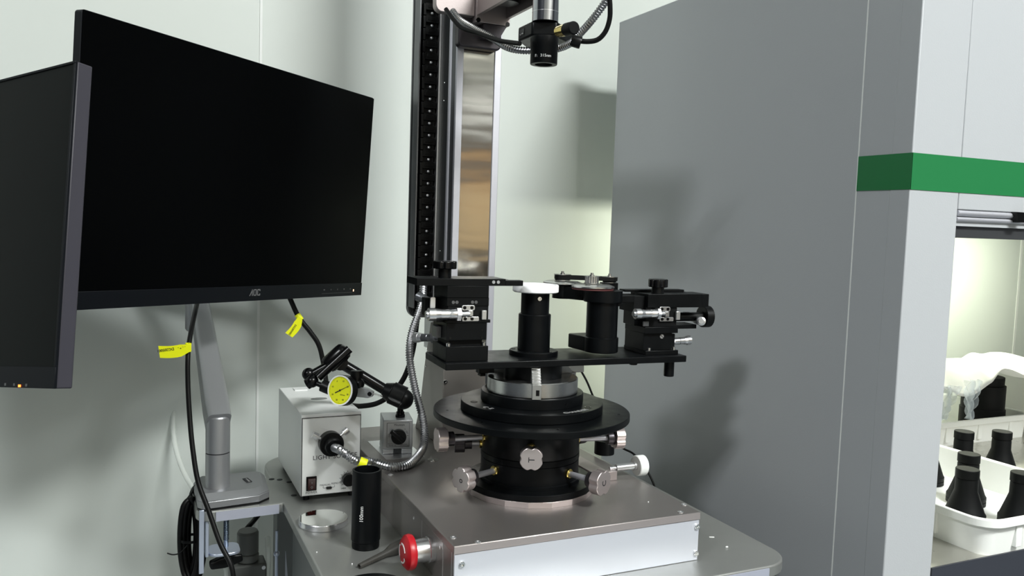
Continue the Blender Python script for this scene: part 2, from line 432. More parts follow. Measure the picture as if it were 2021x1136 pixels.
def bottle(x, y, z, label, group):
    t = Thing('conical_bottle', label, 'bottle', (x, y, z), group)
    fr = Fr((x, y, z))
    t.part('body', MB().lathe([(.026, 0), (.0285, .001), (.0285, .007), (.0275, .0075), (.0275, .0085), (.0285, .009), (.0285, .014), (.0265, .017), (.0158, .048), (.0156, .064), (.0150, .0665)], fr, 40), 'black_matte', sharp=25)
    t.part('cap', MB().lathe([(.0150, .0668), (.0163, .0674), (.0163, .0795), (.0157, .0805)], fr, 40), 'black_matte', sharp=25)
    return t
G1 = 'black conical bottles on the clean bench'
for x, y, z, l in ((1.127, .814, WS + .0035, 'black conical bottle with a cap nearest the front corner of the tray'),
                   (1.208, .872, WS + .0035, 'black conical bottle standing partly behind the front bottle in the tray'),
                   (1.190, .772, WS + .0035, 'black conical bottle at the right edge of the photo in the tray'),
                   (1.240, .972, WS + .0035, 'black conical bottle half hidden by the bench post in the tray'),
                   (1.354, .990, WS, 'black conical bottle behind the tray, left of the pair'),
                   (1.425, .968, WS, 'black conical bottle behind the tray, right of the pair')):
    bottle(x, y, z, l, G1)
single('paper_sheet', 'white paper sheet lining the bottle tray', 'paper', MB().box(1.05, 1.30, .735, 1.02, WS + .003, WS + .0034), 'cloth_white', loc=(1.17, .87, WS + .003))
cxk, cyk = 1.700, 1.205
t = Thing('lens_barrel', 'wide black cylinder with a ribbed cap standing in the rear tray', 'lens barrel', (cxk, cyk, WS + .003))
fk = Fr((cxk, cyk, WS + .003))
t.part('body', MB().lathe([(.045, 0), (.045, .052), (.043, .054), (.043, .104)], fk, 48), 'black_matte')
rb = [(.0385 + (.0008 if k % 2 else 0)) for k in range(96)]
t.part('cap', MB().prism([(rb[k] * math.cos(2 * PI * k / 96), rb[k] * math.sin(2 * PI * k / 96)) for k in range(96)], .1045, .1225, fk), 'black_matte', sharp=60)

def cloth():
    mb = MB(); nx, ny = 60, 34; vs = []; x0, x1 = 1.38, 1.90
    for j in range(ny + 1):
        v = j / ny
        for i in range(nx + 1):
            u = i / nx; x = x0 + (x1 - x0) * u
            y = 1.11 + .23 * v
            z = .880 + .012 * math.sin(u * 5.1 + .7) + .006 * math.sin(u * 17 + v * 5) + .003 * math.sin(u * 41 - v * 9)
            drop = max(0, .32 - v) / .32
            edge = .045 * (1 - 1.25 * math.exp(-((u - .57) / .17) ** 2))
            z -= max(0, edge) * drop ** 1.5 + .004 * math.sin(u * 31) * drop
            y -= .01 * math.sin(u * 23) * drop
            vs.append((x, y, z))
    fs = [(j * (nx + 1) + i, j * (nx + 1) + i + 1, (j + 1) * (nx + 1) + i + 1, (j + 1) * (nx + 1) + i) for j in range(ny) for i in range(nx)]
    mb.add(vs, fs); o = single('draped_cloth', 'white cloth draped over the rear tray and lens barrel', 'cloth', mb, 'cloth_white', loc=(1.6, 1.2, .86), sharp=180)
    so = o.modifiers.new('thick', 'SOLIDIFY'); so.thickness = .0012
cloth()
t = Thing('cloth_stand', 'low white rack carrying the draped cloth', 'rack', (1.6, 1.36, WS))
t.part('cross_bar', MB().box(1.42, 1.85, 1.374, 1.382, .845, .850), 'white_plastic')
for x in (1.43, 1.84): t.part('leg', MB().box(x - .004, x + .004, 1.374, 1.382, WS, .845), 'white_plastic')
def bag():
    mb = MB()
    for (xa, xb, yy, za, zb, ph) in ((ony(1850, 790, 1.115)[0], ony(1893, 790, 1.115)[0], 1.115, .793, .858, 0), (ony(1905, 790, 1.108)[0], ony(1932, 790, 1.108)[0], 1.108, .790, .868, 2.0)):
        nx, nz = 24, 16; vs = []
        for j in range(nz + 1):
            for i in range(nx + 1):
                u = i / nx; v = j / nz; x = xa + (xb - xa) * (u * (.35 + .65 * v) + (.10 if ph else 0)) + .006 * (1 - v) * math.sin(v * 4 + ph)
                y = yy + .006 * math.sin(u * 13 + v * 6 + ph) + .004 * math.sin(u * 29 - v * 11); z = za + (zb - za) * v
                vs.append((x, y, z))
        fs = [(j * (nx + 1) + i, j * (nx + 1) + i + 1, (j + 1) * (nx + 1) + i + 1, (j + 1) * (nx + 1) + i) for j in range(nz) for i in range(nx)]
        mb.add(vs, fs)
    single('plastic_bag', 'crumpled clear plastic bag hanging below the white cloth', 'bag', mb, 'bag_film', loc=(1.5, 1.1, .80), sharp=180)
bag()

# ================================================================== STEEL TABLE
TZ = .75
t = Thing('steel_table', 'grey steel instrument table with rounded corners and a clamp tab', 'table', (.46, 1.08, 0)); table = t
def arc(cx, cy, r, a0, a1, n=10): return [(cx + r * math.cos(math.radians(a0 + (a1 - a0) * k / n)), cy + r * math.sin(math.radians(a0 + (a1 - a0) * k / n))) for k in range(n + 1)]
TXL, TXR, TYF, TYB = .1925, .7405, .7492, 1.405
poly = [(TXL, TYF)] + arc(TXR - .042, TYF + .042, .042, -90, 0) + arc(TXR - .04, TYB - .04, .04, 0, 90) + arc(TXL + .065, TYB - .065, .065, 90, 180) + \
       [(TXL, 1.285)] + arc(.093, 1.270, .015, 90, 180) + arc(.098, 1.1785, .020, 180, 262, 6) + [(TXL, 1.1634)]
t.part('tabletop', MB().prism(poly, TZ - .015, TZ), 'table_top', bevel=.0022, seg=3)
t.part('edge_strip', MB().box(.002, .086, -.0022, -.0012, TZ - .0145, TZ - .0015, Fr((.1005, 1.1590, 0), (.092, .0046, 0))), 'table_edge', label='pale blue-grey front edge of the table tab')
t.part('edge_strip', MB().box(TXL + .02, TXR - .045, TYF - .0018, TYF - .0004, TZ - .0145, TZ - .0022), 'table_edge', label='pale blue-grey front edge of the tabletop')
t.part('side_panel', MB().box(TXL + .012, TXL + .022, TYF + .01, 1.155, .10, TZ - .0155), 'table_leg')
t.part('side_panel', MB().box(TXR - .03, TXR - .02, TYF + .01, 1.39, .10, TZ - .0155), 'table_leg')
t.part('cable_cover', MB().box(.55, .60, .745, .7475, .6, .601), 'table_leg')
for x, y in ((TXL + .04, TYF + .04), (TXR - .06, TYF + .04), (TXL + .04, 1.36), (TXR - .06, 1.36)):
    t.part('leg', MB().box(x - .02, x + .02, y - .02, y + .02, 0, TZ - .0155), 'table_leg')
sc = MB()
for px, py in ((571, 951), (580, 977), (536, 945), (552, 946)):
    p = onz(px, py, TZ); sc.lathe([(.0042, 0), (.0042, .0004), (.0030, .0006)], Fr(p), 16)
t.part('screw', sc, 'slot_dark')
p = onx(564, 1087, TXL + .0118)
t.part('pale_triangle', MB().prism([(p[1], p[2]), (p[1] - .0, p[2] - .10), (p[1] - .06, p[2] - .10)], 0, .0006, Fr((TXL + .0112, 0, 0), (0, 1, 0), (0, 0, 1))), 'table_edge')  # pale triangle on the left side panel

# small crumbs on the table and deck
single('paper_crumb', 'larger of the white crumbs on the right of the table', 'crumb', MB().sphere(onz(1434.5, 1078.5, TZ + .001), .0016, 10, 1.3, .8, .6), 'white_plastic', loc=onz(1434.5, 1078.5, TZ))
single('paper_crumb', 'thin white flake beside the front box on the right of the table', 'crumb', MB().box(-.0035, .003, -.0007, .0007, 0, .0006, Fr(onz(1405, 1059.5, TZ), (1, -.5, 0), (.5, 1, 0))), 'white_plastic', loc=onz(1405, 1059.5, TZ))
single('paper_crumb', 'tiny white speck on the table left of the black lens tube', 'crumb', MB().sphere(onz(625, 1089, TZ + .0006), .0008, 8), 'white_plastic', loc=onz(625, 1089, TZ))
single('paper_crumb', 'tiny white speck on the table in front of the black lens tube', 'crumb', MB().sphere(onz(695, 1112, TZ + .0006), .0008, 8), 'white_plastic', loc=onz(695, 1112, TZ))
single('paper_crumb', 'tiny white speck on the deck right of the rotary stage', 'crumb', MB().sphere(onz(1279.5, 990, .8106), .0008, 8), 'white_plastic', loc=onz(1279.5, 990, .81))

# ================================================================== INSTRUMENT BASE (deck box)
DZ = .81
t = Thing('instrument_base', 'low metal box base of the centering instrument with a dark deck and bright front', 'machine base', (.466, 1.05, TZ)); base = t
t.part('base_body', MB().box(.3095, .6235, .7975, 1.311, TZ, DZ - .0095), 'deck_metal', bevel=.0006)
t.part('top_plate', MB().box(.3073, .625, .7938, 1.313, DZ - .009, DZ), 'deck_metal', bevel=.0009)
fp = t.part('front_panel', MB().box(.3085, .6245, .7944, .7974, TZ + .0004, DZ - .0095), 'front_alu', bevel=.0005, label='bright silver front panel')
t.part('front_lip', MB().box(.3075, .6248, .7933, .7939, DZ - .0088, DZ - .0006), 'champagne_light', bevel=.0002)
for px, py in ((911.5, 1113), (1375.5, 1038.5), (1373, 1091), ):
    p = ony(px, py, .7942); t.part('screw', screw(MB(), p, (0, -1, 0), .0034, .0022), 'chrome')
for px, py in ((894.6, 1060.4), (943, 1069), (1343, 1010.5), (1350, 995.6), (771, 937), (1179, 1136)):
    p = onz(px, py, DZ)
    if px == 1179: continue
    t.part('screw', screw(MB(), p, (0, 0, 1), .0036, .0012), 'alu')
p = onz(855, 907, DZ)
q = t.part('leveling_screw', MB().ring(Fr(p), .0048, .0082, 0, .0007).lathe([(.0047, 0), (.0047, .0010), (.002, .0012)], Fr(p), 20), 'chrome')
for px, py in ((817, 1022), (869, 1080)):
    p = onx(px, py, .3094); t.part('screw', screw(MB(), p, (-1, 0, 0), .0022, .0006), 'alu')
for y in (.805, .832, .905):
    t.part('side_seam', MB().box(.3090, .3095, y - .0004, y + .0004, TZ, DZ - .0095), 'alu', label='thin pale vertical seam line')
pa, pb = onz(727, 872, DZ), onz(829, 898, DZ)
t.part('steel_pad', MB().box(pa[0], pb[0] + .004, pb[1] - .008, pa[1] + .004, DZ, DZ + .0004), 'alu', label='bright square steel pad in the deck')
# centring bracket and its knurled screw on the right of the deck
p = onz(1208, 945, DZ)
bk = t.part('bracket', MB().box(p[0] - .028, p[0] - .004, p[1] - .004, p[1] + .10, DZ, DZ + .010).box(p[0] - .012, p[0] + .004, p[1] - .006, p[1] + .004, DZ, DZ + .0125), 'champagne', bevel=.0005)
fa = ony(1222, 934, p[1] + .006); fb = ony(1290, 921, p[1] + .006)
dirv = A(1, 0, 0)
s0 = A(p[0] - .002, p[1] + .0045, DZ + .0135)
t.part('adjusting_screw', MB().cyl(s0, s0 + dirv * .010, .0026).cyl(s0 + dirv * .010, s0 + dirv * .040, .0048).cyl(s0 + dirv * .038, s0 + dirv * .042, .0060), 'alu')
kn = MB(); fr = axis_frame(s0 + dirv * .042, dirv)
kn.lathe([(.006, 0), (.0132, 0), (.0140, .0012), (.0140, .0125), (.0128, .0135)], fr, 48)
t.part('knurled_knob', kn, 'white_enamel', label='pale knurled thumb knob')
# emergency stop button on the left side
ey, ez = .8667, .7795
t.part('stop_collar', MB().lathe([(.0148, 0), (.0148, .006), (.0138, .0065), (.0128, .020), (.0128, .023)], axis_frame((.3094, ey, ez), (-1, 0, 0)), 40), 'alu_bright')
es = t.part('stop_button', MB().lathe([(.012, .0215), (.0150, .022), (.0188, .0235), (.0200, .0268), (.0192, .0310), (.0150, .0345), (.0085, .0358), (.001, .0360)], axis_frame((.3094, ey, ez), (-1, 0, 0)), 48), 'estop_red', label='round red emergency stop button')
ar = MB(); fe = Fr((.3094 - .0353, ey, ez), (0, -1, 0), (0, 0, 1))   # z points to -x
for a0 in (20, 140, 260):
    pts = []
    for k in range(9):
        a = math.radians(a0 + 75 * k / 8); pts.append((a,))
    for k in range(8):
        a, b = pts[k][0], pts[k + 1][0]
        def q(a, r): return fe.p(r * math.cos(a), r * math.sin(a), -.0002 - .012 * max(0, r - .0085) ** 1 * 3)
        def q2(a, r): return fe.p(r * math.cos(a), r * math.sin(a), .0008 - .012 * max(0, r - .0085) ** 1 * 3)
        ar.add([q(a, .0098), q(a, .0112), q(b, .0112), q(b, .0098), q2(a, .0098), q2(a, .0112), q2(b, .0112), q2(b, .0098)], [(0, 1, 2, 3), (4, 5, 6, 7), (0, 1, 5, 4), (2, 3, 7, 6), (1, 2, 6, 5), (0, 3, 7, 4)])
    a = math.radians(a0 + 75); da = math.radians(14)
    ar.add([fe.p(.0082 * math.cos(a), .0082 * math.sin(a), .0010), fe.p(.0126 * math.cos(a), .0126 * math.sin(a), .0004), fe.p(.0105 * math.cos(a + da), .0105 * math.sin(a + da), .0008)], [(0, 1, 2)])
t.part('turn_arrows', ar, 'print_white', parent=es)

# ================================================================== COLUMN
HX0, HX1, HY = .4246, .5134, 1.1617
t = Thing('column', 'tall silver upright column with a polished strip and black cable chain', 'column', (.469, 1.2, DZ)); col = t
prof = [(HY, DZ), (HY, .992), (1.2255, .992), (1.2300, .978), (1.2486, .927), (1.2600, .885), (1.2719, .845), (1.290, DZ)]
prof = [(HY, DZ)] + [(1.290, DZ), (1.2719, .845), (1.2643, .868), (1.2486, .927), (1.2300, .978), (1.2255, .992)] + [(HY, .992)]
prof_low = [(HY, DZ)] + [(1.290, DZ), (1.2719, .845), (1.2643, .868), (1.2486, .927), (1.2420, .945)] + [(HY, .945)]
t.part('side_rib', MB().prism([(HY, .9455), (1.2416, .9455), (1.2300, .978), (1.2255, .992), (HY, .992)], HX0, HX0 + .005, Fr((0, 0, 0), (0, 1, 0), (0, 0, 1))), 'housing_metal', bevel=.0008)
t.part('housing', MB().prism(prof_low, HX0, HX1, Fr((0, 0, 0), (0, 1, 0), (0, 0, 1))), 'housing_metal', bevel=.0012, label='dark flared metal housing at the foot')
sc = MB(); screw(sc, ony(878.5, 753, HY - .0002), (0, -1, 0), .0032, .0022); t.part('screw', sc, 'chrome')
sc = MB(); screw(sc, onx(841, 722, HX0 - .0002), (-1, 0, 0), .0018, .001); t.part('screw', sc, 'chrome')
CX0, CX1, CYF, CYB, CZ1 = .434, .505, 1.165, 1.2405, 2.35
c_body = MB().box(CX0 + .004, CX1 - .0005, CYF + .006, CYB, .946, CZ1)
t.part('profile', c_body, 'alu_dark')
t.part('front_frame', MB().box(CX0, CX0 + .0105, CYF, CYF + .006, .946, CZ1).box(CX1 - .0105, CX1, CYF, CYF + .006, .946, CZ1), 'alu_blast', bevel=.0006, label='matt silver frame rails')
t.part('polished_strip', MB().box(CX0 + .0107, CX1 - .0107, CYF + .002, CYF + .005, .946, CZ1), 'strip_steel')
t.part('side_rail', MB().box(CX0, CX0 + .004, CYF + .0065, CYF + .0215, .946, CZ1), 'alu_dark')
t.part('side_rail', MB().cyl((CX0 + .0015, CYF + .0265, .992), (CX0 + .0015, CYF + .0265, CZ1), .0042, n=20), 'alu_blast', label='bright rounded guide rod')
t.part('side_rail', MB().box(CX0, CX0 + .004, CYB - .0035, CYB, .946, CZ1), 'alu')
t.part('side_slot', MB().box(CX0 + .003, CX0 + .0045, CYF + .031, CYB - .0035, .946, CZ1), 'slot_dark')
for px, py in ((877.5, 163.5), (876.5, 199), (869, 495)):
    p = onx(px, py, CX0 + .0028); t.part('screw', screw(MB(), p, (-1, 0, 0), .0013, .001), 'chrome')
# channel and energy chain
KY = 1.243
kx0 = ony(822, 320, KY)[0]; kx1 = CX0 - .0012; kyb = onx(808, 320, kx0)[1]
kzb = ony(832, 630, KY)[2]
t.part('side_rail', MB().box(CX0 - .0012, CX0 + .001, CYB + .0002, kyb, .946, CZ1), 'alu')
pl = [(kx0, kzb + .022)] + arc(kx0 + .016, kzb + .016, .016, 180, 270, 8) + [(kx1, kzb), (kx1, CZ1), (kx0, CZ1)]
t.part('channel', MB().prism(pl, -(KY + .026), -kyb - .0, Fr((0, 0, 0), (1, 0, 0), (0, 0, 1))).box(kx0, kx0 + .002, KY, KY + .03, kzb + .018, CZ1), 'alu_dark', label='grey sheet metal channel behind the chain')
zs0 = ony(846, 73.6, KY)[2]; zs1 = ony(843, 526, KY)[2]; pitch = (zs0 - zs1) / 19
ch = t.part('cable_chain', MB().box(kx0 + .004, kx1 - .001, KY + .012, KY + .024, kzb + .01, CZ1 - .5), 'black_matte', label='black plastic cable chain')
lx0, lx1 = kx0 + .006, kx1 - .0015
link = None
for k in range(-3, 22):
    zc = zs1 - 2 * 0 + k * pitch
    if k == -1: pass
    m = MB()
    m.box(lx0 + .004, lx1, KY + .001, KY + .011, zc + .0045, zc + pitch - .0035)
    m.box(lx0 + .0075, lx1 - .004, KY + .0003, KY + .0012, zc + .0075, zc + pitch - .0060)
    m.box(lx0, lx0 + .004, KY + .000, KY + .012, zc - .004, zc + pitch - .005)
    m.box(lx0 + .004, lx1, KY + .007, KY + .012, zc - .0036, zc + .0047)
    if zc - .004 < kzb + .004: continue
    lk = t.part('chain_link', m, 'black_plastic', bevel=.0005)
    lk.parent = t.o
    xs = (lx0 + lx1) / 2 + .002
    t.part('chain_screw', MB().sphere((xs, KY + .003, zc), .0026, 12).cyl((xs, KY + .003, zc), (xs, KY + .008, zc), .0018, n=10), 'alu', parent=lk)

# carriage and arm at the top of the column
t = Thing('arm_carriage', 'pinkish metal carriage at the top with an arm reaching to the microscope', 'carriage', (.45, 1.15, 1.40)); car = t
CYP = 1.135
a0 = ony(860, 10, CYP); a1 = ony(937, 34.5, CYP); ab = ony(880, 28, CYP)[2]
zb = a1[2] + .0015
pl = [(a0[0], 1.485), (a0[0], zb + .012)] + arc(a0[0] + .010, zb + .010, .010, 180, 270, 6) + [(a1[0], zb), (a1[0], 1.485)]
t.part('side_plate', MB().prism([(x, z) for x, z in pl], -(CYP + .014), -CYP, Fr((0, 0, 0), (1, 0, 0), (0, 0, 1))), 'champagne', bevel=.0012)
b0 = ony(940, 44, CYP - .006); b1 = ony(1006, 54, CYP - .006)
t.part('front_plate', MB().box(b0[0], b1[0], CYP - .006, CYP + .02, b0[2] + .001, 1.485), 'champagne', bevel=.0006)
for px, py in ((944.5, 39), (1002, 48)):
    p = ony(px, py, CYP - .0065); t.part('bolt', MB().cyl(p, p + A(0, .002, 0), .0033, n=20), 'black_gloss')
zt = ony(941, 30, CYP - .006)[2]
cw = .006
t.part('arm_cheek', MB().box(b0[0] + .0005, b0[0] + cw, .985, CYP - .006, zt, 1.485), 'champagne', bevel=.0005)
t.part('arm_cheek', MB().box(b1[0] - cw, b1[0] - .0005, .985, CYP - .006, zt + .001, 1.485), 'champagne', bevel=.0005)
t.part('arm_web', MB().box(b0[0] + cw, b1[0] - cw, .985, CYP - .006, zt + .018, zt + .024), 'champagne_dark')
t.part('arm_web', MB().cyl(((b0[0] + b1[0]) / 2, 1.085, zt + .010), ((b0[0] + b1[0]) / 2, 1.085, zt + .018), .018, n=32), 'champagne_dark')
s0_ = ony(903, 96, 1.150); s1_ = ony(988, 96, 1.150)
zs = ony(945, 88, 1.150)[2]
pl = rrect(s0_[0], s1_[0], zs - .006, 1.50, .008)
t.part('slider', MB().prism(pl, -(1.1645), -1.147, Fr((0, 0, 0), (1, 0, 0), (0, 0, 1))), 'champagne_dark', bevel=.0025, seg=3)
t.part('neck', MB().prism([(b0[0] + .012, b0[2]), (b1[0] - .004, b0[2]), (b1[0] - .016, b0[2] - .020), (b0[0] + .014, b0[2] - .020)], -1.147, -CYP + .004, Fr((0, 0, 0), (1, 0, 0), (0, 0, 1))), 'champagne_dark')

# ================================================================== MICROSCOPE HEAD
AX, AY = .4682, .9475
t = Thing('microscope_head', 'vertical measuring head with a chrome tube and black lens above the turntable', 'measuring head', (AX, AY, 1.35))
fr = Fr((AX, AY, 0))
t.part('lens', MB().lathe([(.0105, 1.3530), (.0112, 1.3488), (.0166, 1.3488), (.0170, 1.3500), (.0170, 1.3665), (.0176, 1.3675), (.0176, 1.3820), (.0160, 1.3830)], fr, 48, caps=False).lathe([(.0105, 1.3532), (.0105, 1.3540)], fr, 32), 'black_anodised')
t.part('lens_glass', MB().lathe([(.0104, 1.3545), (.0060, 1.3535), (.001, 1.3532)], fr, 32), 'screen_glass')
zbk = 1.3828
cor = [(1022, 82), (1048, 70), (1100, 71), (1131, 88), (1128, 93), (1104, 96), (1060, 96), (1030, 90)]
cor = [tuple(onz(px, py, zbk)[:2]) for px, py in cor]
cc = np.array([(x - AX, y - AY) for x, y in cor])
hx = []
Lp = A(*onz(1022, 82, zbk)[:2]); Fp = A(*onz(1049, 70, zbk)[:2]); Gp = A(*onz(1099, 71, zbk)[:2]); Rp = A(*onz(1132, 89, zbk)[:2])
c0 = A(AX, AY)
L2 = Lp + (c0 - (Lp + A(*onz(1049, 70, zbk)[:2])) / 2) * .9
hexa = [Lp, Fp, Gp, Rp, Rp + A(-.012, .030), Lp + A(.030, .034)]
t.part('light_port_block', MB().prism([tuple(q) for q in hexa], zbk, zbk + .0178), 'black_anodised', bevel=.0025, seg=3)
cz = zbk + .009
m1 = (Lp * .68 + Fp * .32); ed = (Fp - Lp) / np.linalg.norm(Fp - Lp); nn = A(ed[1], -ed[0])
fpx = Fr((*m1, cz), (*ed, 0), (0, 0, 1))
t.part('connector', MB().box(-.006, .006, -.004, .004, -.001, .0005, fpx), 'black_gloss')
t.part('connector', MB().cyl(fpx.p(-.004, -.002, .0003), fpx.p(-.004, -.002, .0012), .0008, n=8).cyl(fpx.p(.001, -.002, .0003), fpx.p(.001, -.002, .0012), .0008, n=8).cyl(fpx.p(.004, -.002, .0003), fpx.p(.004, -.002, .0012), .0008, n=8), 'chrome')
t.part('chrome_tube', MB().lathe([(.0163, zbk + .0178), (.0163, 1.485)], fr, 48), 'tube_steel')
t.part('tube_ring', MB().lathe([(.0165, 1.412), (.0165, 1.4128)], fr, 48), 'alu_bright')
t.part('tube_holder', MB().box(AX - .024, AX + .024, .925, .9845, 1.44, 1.485), 'champagne')
g0 = atd(1103, 62, .985); g1 = atd(1118, 58.5, .965); g2 = atd(1133, 55, .950)
t.part('brass_collar', MB().cyl(g0, g0 + (g1 - g0) * .45, .0064).cyl(g0 + (g1 - g0) * .5, g1, .0070).cyl(g0 + (g1 - g0) * .4, g0 + (g1 - g0) * .6, .0055), 'brass')
t.part('clamp_knob', MB().cyl(g1, g2, .0076).cyl(g1 + (g2 - g1) * .95, g1 + (g2 - g1) * 1.04, .0070), 'black_matte', bevel=.0008)
fx = onz(1058, 116, 1.36)
ft = A(AX, AY) ; 
def ring_text(mb, s, cx_, cy_, r, z, ang0, size, char_w, up=True, depth=.0002):
    """letters wrapped round an upright cylinder, reading left to right from outside"""
    for i, chh in enumerate(s):
        a = ang0 + i * char_w / r
        o = A(cx_ + r * math.cos(a), cy_ + r * math.sin(a), z)
        mb.text(chh, Fr(o, (-math.sin(a), math.cos(a), 0), (0, 0, 1)), size, depth)
    return mb
camang = math.atan2(-AY, -AX)
t.part('lettering', ring_text(MB(), 'F: 315mm', AX, AY, .01712, 1.3555, camang - .70, .0048, .0025), 'print_white')

# ================================================================== ROTARY STAGE (tilt stage with knobs, big disc)
t = Thing('rotary_stage', 'black round tilt and centering stage with many knobs under a wide disc', 'stage', (AX, AY, DZ)); rs = t
fr = Fr((AX, AY, 0))
poly = [(.0832 * math.cos(math.radians(a + 4)), .0832 * math.sin(math.radians(a + 4))) for a in range(0, 360, 20)]
t.part('polygon_ring', MB().prism(poly, DZ, DZ + .0072, fr), 'champagne_light', bevel=.0002, sharp=10, label='pale pinkish metal ring with flat facets')
t.part('flange', MB().lathe([(.080, .8174), (.0826, .8178), (.0826, .8245), (.0818, .8252)], fr, 72), 'black_anodised')
t.part('stage_body', MB().lathe([(.0650, .8253), (.0650, .8290), (.0633, .8300), (.0633, .8525), (.0625, .8530), (.0625, .8540), (.0638, .8545), (.0638, .8605), (.0630, .8610), (.0630, .8625), (.0633, .8630), (.0633, .9050)], fr, 72), 'black_anodised')
dsc = t.part('turntable_disc', MB().lathe([(.1245, .9053), (.1259, .9060), (.1259, .9130), (.1250, .9138)], fr, 128), 'black_anodised', label='wide thin black disc')
hl = MB()
for ang, r in ((-150, .105), (-100, .112), (-35, .112), (170, .110)):
    a = math.radians(ang); hl.lathe([(.0017, .91385), (.0017, .9141)], Fr((AX + r * math.cos(a), AY + r * math.sin(a), 0)), 12)
t.part('screw_hole', hl, 'black_gloss', parent=dsc)

def lobed(R, n, d, seg=72):
    out = []
    for k in range(seg):
        a = 2 * PI * k / seg; r = R * (1 - d * max(0, math.cos(n * a)) ** 2.2); out.append((r * math.cos(a), r * math.sin(a)))
    return out
def stage_knob(th, z, R, label=None, letter=None, m='champagne_light', size=.0158, body_r=.0633, lobes=4, short=False):
    a = math.radians(th); d = A(math.cos(a), math.sin(a), 0); c = A(AX, AY, z)
    k = t.part('adjusting_knob', MB().prism(lobed(size, lobes, .16), R - .013, R, axis_frame(c, d)), m, bevel=.0008, sharp=40, label=label)
    f = axis_frame(c, d)
    t.part('collar', MB().lathe([(size * .62, R - .022), (size * .62, R - .013)], f, 32), 'champagne_dark', parent=k)
    if R - body_r > .026:
        t.part('shaft', MB().lathe([(.0036, body_r - .002), (.0036, R - .022)], f, 20), 'alu_blast', parent=k)
        t.part('bushing', MB().lathe([(.0062, body_r - .003), (.0062, body_r + .0022), (.0050, body_r + .0030)], f, 24), 'brass', parent=k)
    if letter:
        f2 = Fr(f.p(0, 0, R + .0001), f.x, f.y)
        t.part('letter', MB().text(letter, Fr(f2.o + f2.x * .0038 - f2.y * .0038, f2.y, -f2.x), .0105), 'ink', parent=k)
    return k
c_ang = math.degrees(camang)
stage_knob(-115.3, .8786, .112, 'front knob marked T', 'T', size=.0140)
stage_knob(-158.4, .8441, .122, 'lower left knob with six lobes', 'o', size=.0152, lobes=6)
stage_knob(-65.6, .8420, .117, 'lower right knob', 'C', size=.0155)
stage_knob(175.2, .8795, .1255, size=.0150)
stage_knob(-10.0, .8684 + .003, .1275, size=.0150)
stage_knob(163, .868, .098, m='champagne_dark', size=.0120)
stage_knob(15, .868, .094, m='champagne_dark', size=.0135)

# ---- indexing flange and chuck standing on the disc
t = Thing('lathe_chuck', 'round steel three jaw chuck on a two step black flange', 'chuck', (AX, AY, .9140))
fr = Fr((AX, AY, 0))
fl = t.part('flange', MB().lathe([(.0905, .9141), (.0912, .9146), (.0912, .9248), (.0906, .9254)], fr, 96), 'black_anodised')
t.part('step', MB().lathe([(.0655, .9255), (.0657, .9258), (.0657, .9374), (.0650, .9381)], fr, 80), 'black_anodised')
t.part('chuck_body', MB().lathe([(.0575, .9382), (.0582, .9390), (.0582, .9556), (.0570, .9566), (.020, .9566)], fr, 96), 'steel_ground', bevel=0)
def jaw(th, dark=False):
    a = math.radians(th); d = A(math.cos(a), math.sin(a), 0); s = A(-d[1], d[0], 0)
    f = Fr((AX, AY, 0), d, s)
    mb = MB()
    mb.box(.036, .0660, -.0056, .0056, .9386, .9572, f)
    st = [(.030, .9570), (.0600, .9570), (.0600, .9592), (.0570, .9600), (.0570, .9622), (.0540, .9630), (.0540, .9652), (.0510, .9660), (.0510, .9682), (.0480, .9690), (.0480, .9712), (.0450, .9720), (.0450, .9740), (.030, .9740)]
    mb2 = MB().prism([(x, z) for x, z in st], -.0056, .0056, Fr((AX, AY, 0), d, (0, 0, 1)))
    j = t.part('jaw', MB().add(mb.v, mb.f).add(mb2.v, mb2.f), 'jaw_steel', bevel=.0004)
    t.part('jaw_slot', MB().box(.0659, .0662, -.0010, .0032, .9435, .9505, f), 'black_gloss', parent=j)
    return j
jaw(c_ang + 5)
jaw(c_ang + 125); jaw(c_ang + 245)
# rear jaws' numbered side blocks reach past the body
j5 = ony(1107, 722, AY + .010)
jb = t.part('jaw_block', MB().prism([(ony(1107, 722, AY + .012)[0], .955), (ony(1152, 750, AY + .012)[0], .955), (ony(1152, 735, AY + .012)[0], .9690), (ony(1136, 729, AY + .012)[0], .9700), (ony(1134, 721, AY + .012)[0], .9742), (ony(1107, 722, AY + .012)[0], .9742)], -(AY + .024), -(AY + .012), Fr((0, 0, 0), (1, 0, 0), (0, 0, 1))), 'steel_ground', bevel=.0004)
p = ony(1112, 737, AY + .0118)
t.part('lettering', MB().text('549', Fr(p, (1, 0, 0), (0, 0, 1)), .0068, spacing=1.15), 'ink', parent=jb)
q0 = ony(946, 730, AY + .02); q1 = ony(975, 755, AY + .02)
t.part('jaw_block', MB().box(q0[0], q1[0], AY + .02, AY + .032, .9580, .9735).box(q0[0] + .002, q1[0] - .012, AY + .02, AY + .030, .9545, .9580), 'black_anodised', bevel=.0004)
hl = MB()
for th in (c_ang - 32, c_ang + 40):
    a = math.radians(th); d = A(math.cos(a), math.sin(a), 0); hl.cyl(A(AX, AY, .9315) + d * .0655, A(AX, AY, .9315) + d * .0660, .0016, n=12)
t.part('screw_hole', hl, 'black_gloss')
def flat_text(mb, s, r, th0, dth, size, z):
    for i, chh in enumerate(s):
        a = math.radians(th0 + dth * i); o = A(AX + r * math.cos(a), AY + r * math.sin(a), z)
        mb.text(chh, Fr(o, (-math.sin(a), math.cos(a), 0), (-math.cos(a), -math.sin(a), 0)), size)
    return mb
t.part('lettering', flat_text(MB(), 'CHANDOX', .0845, c_ang + 28, 4.0, .0085, .9254), 'print_grey', parent=fl)
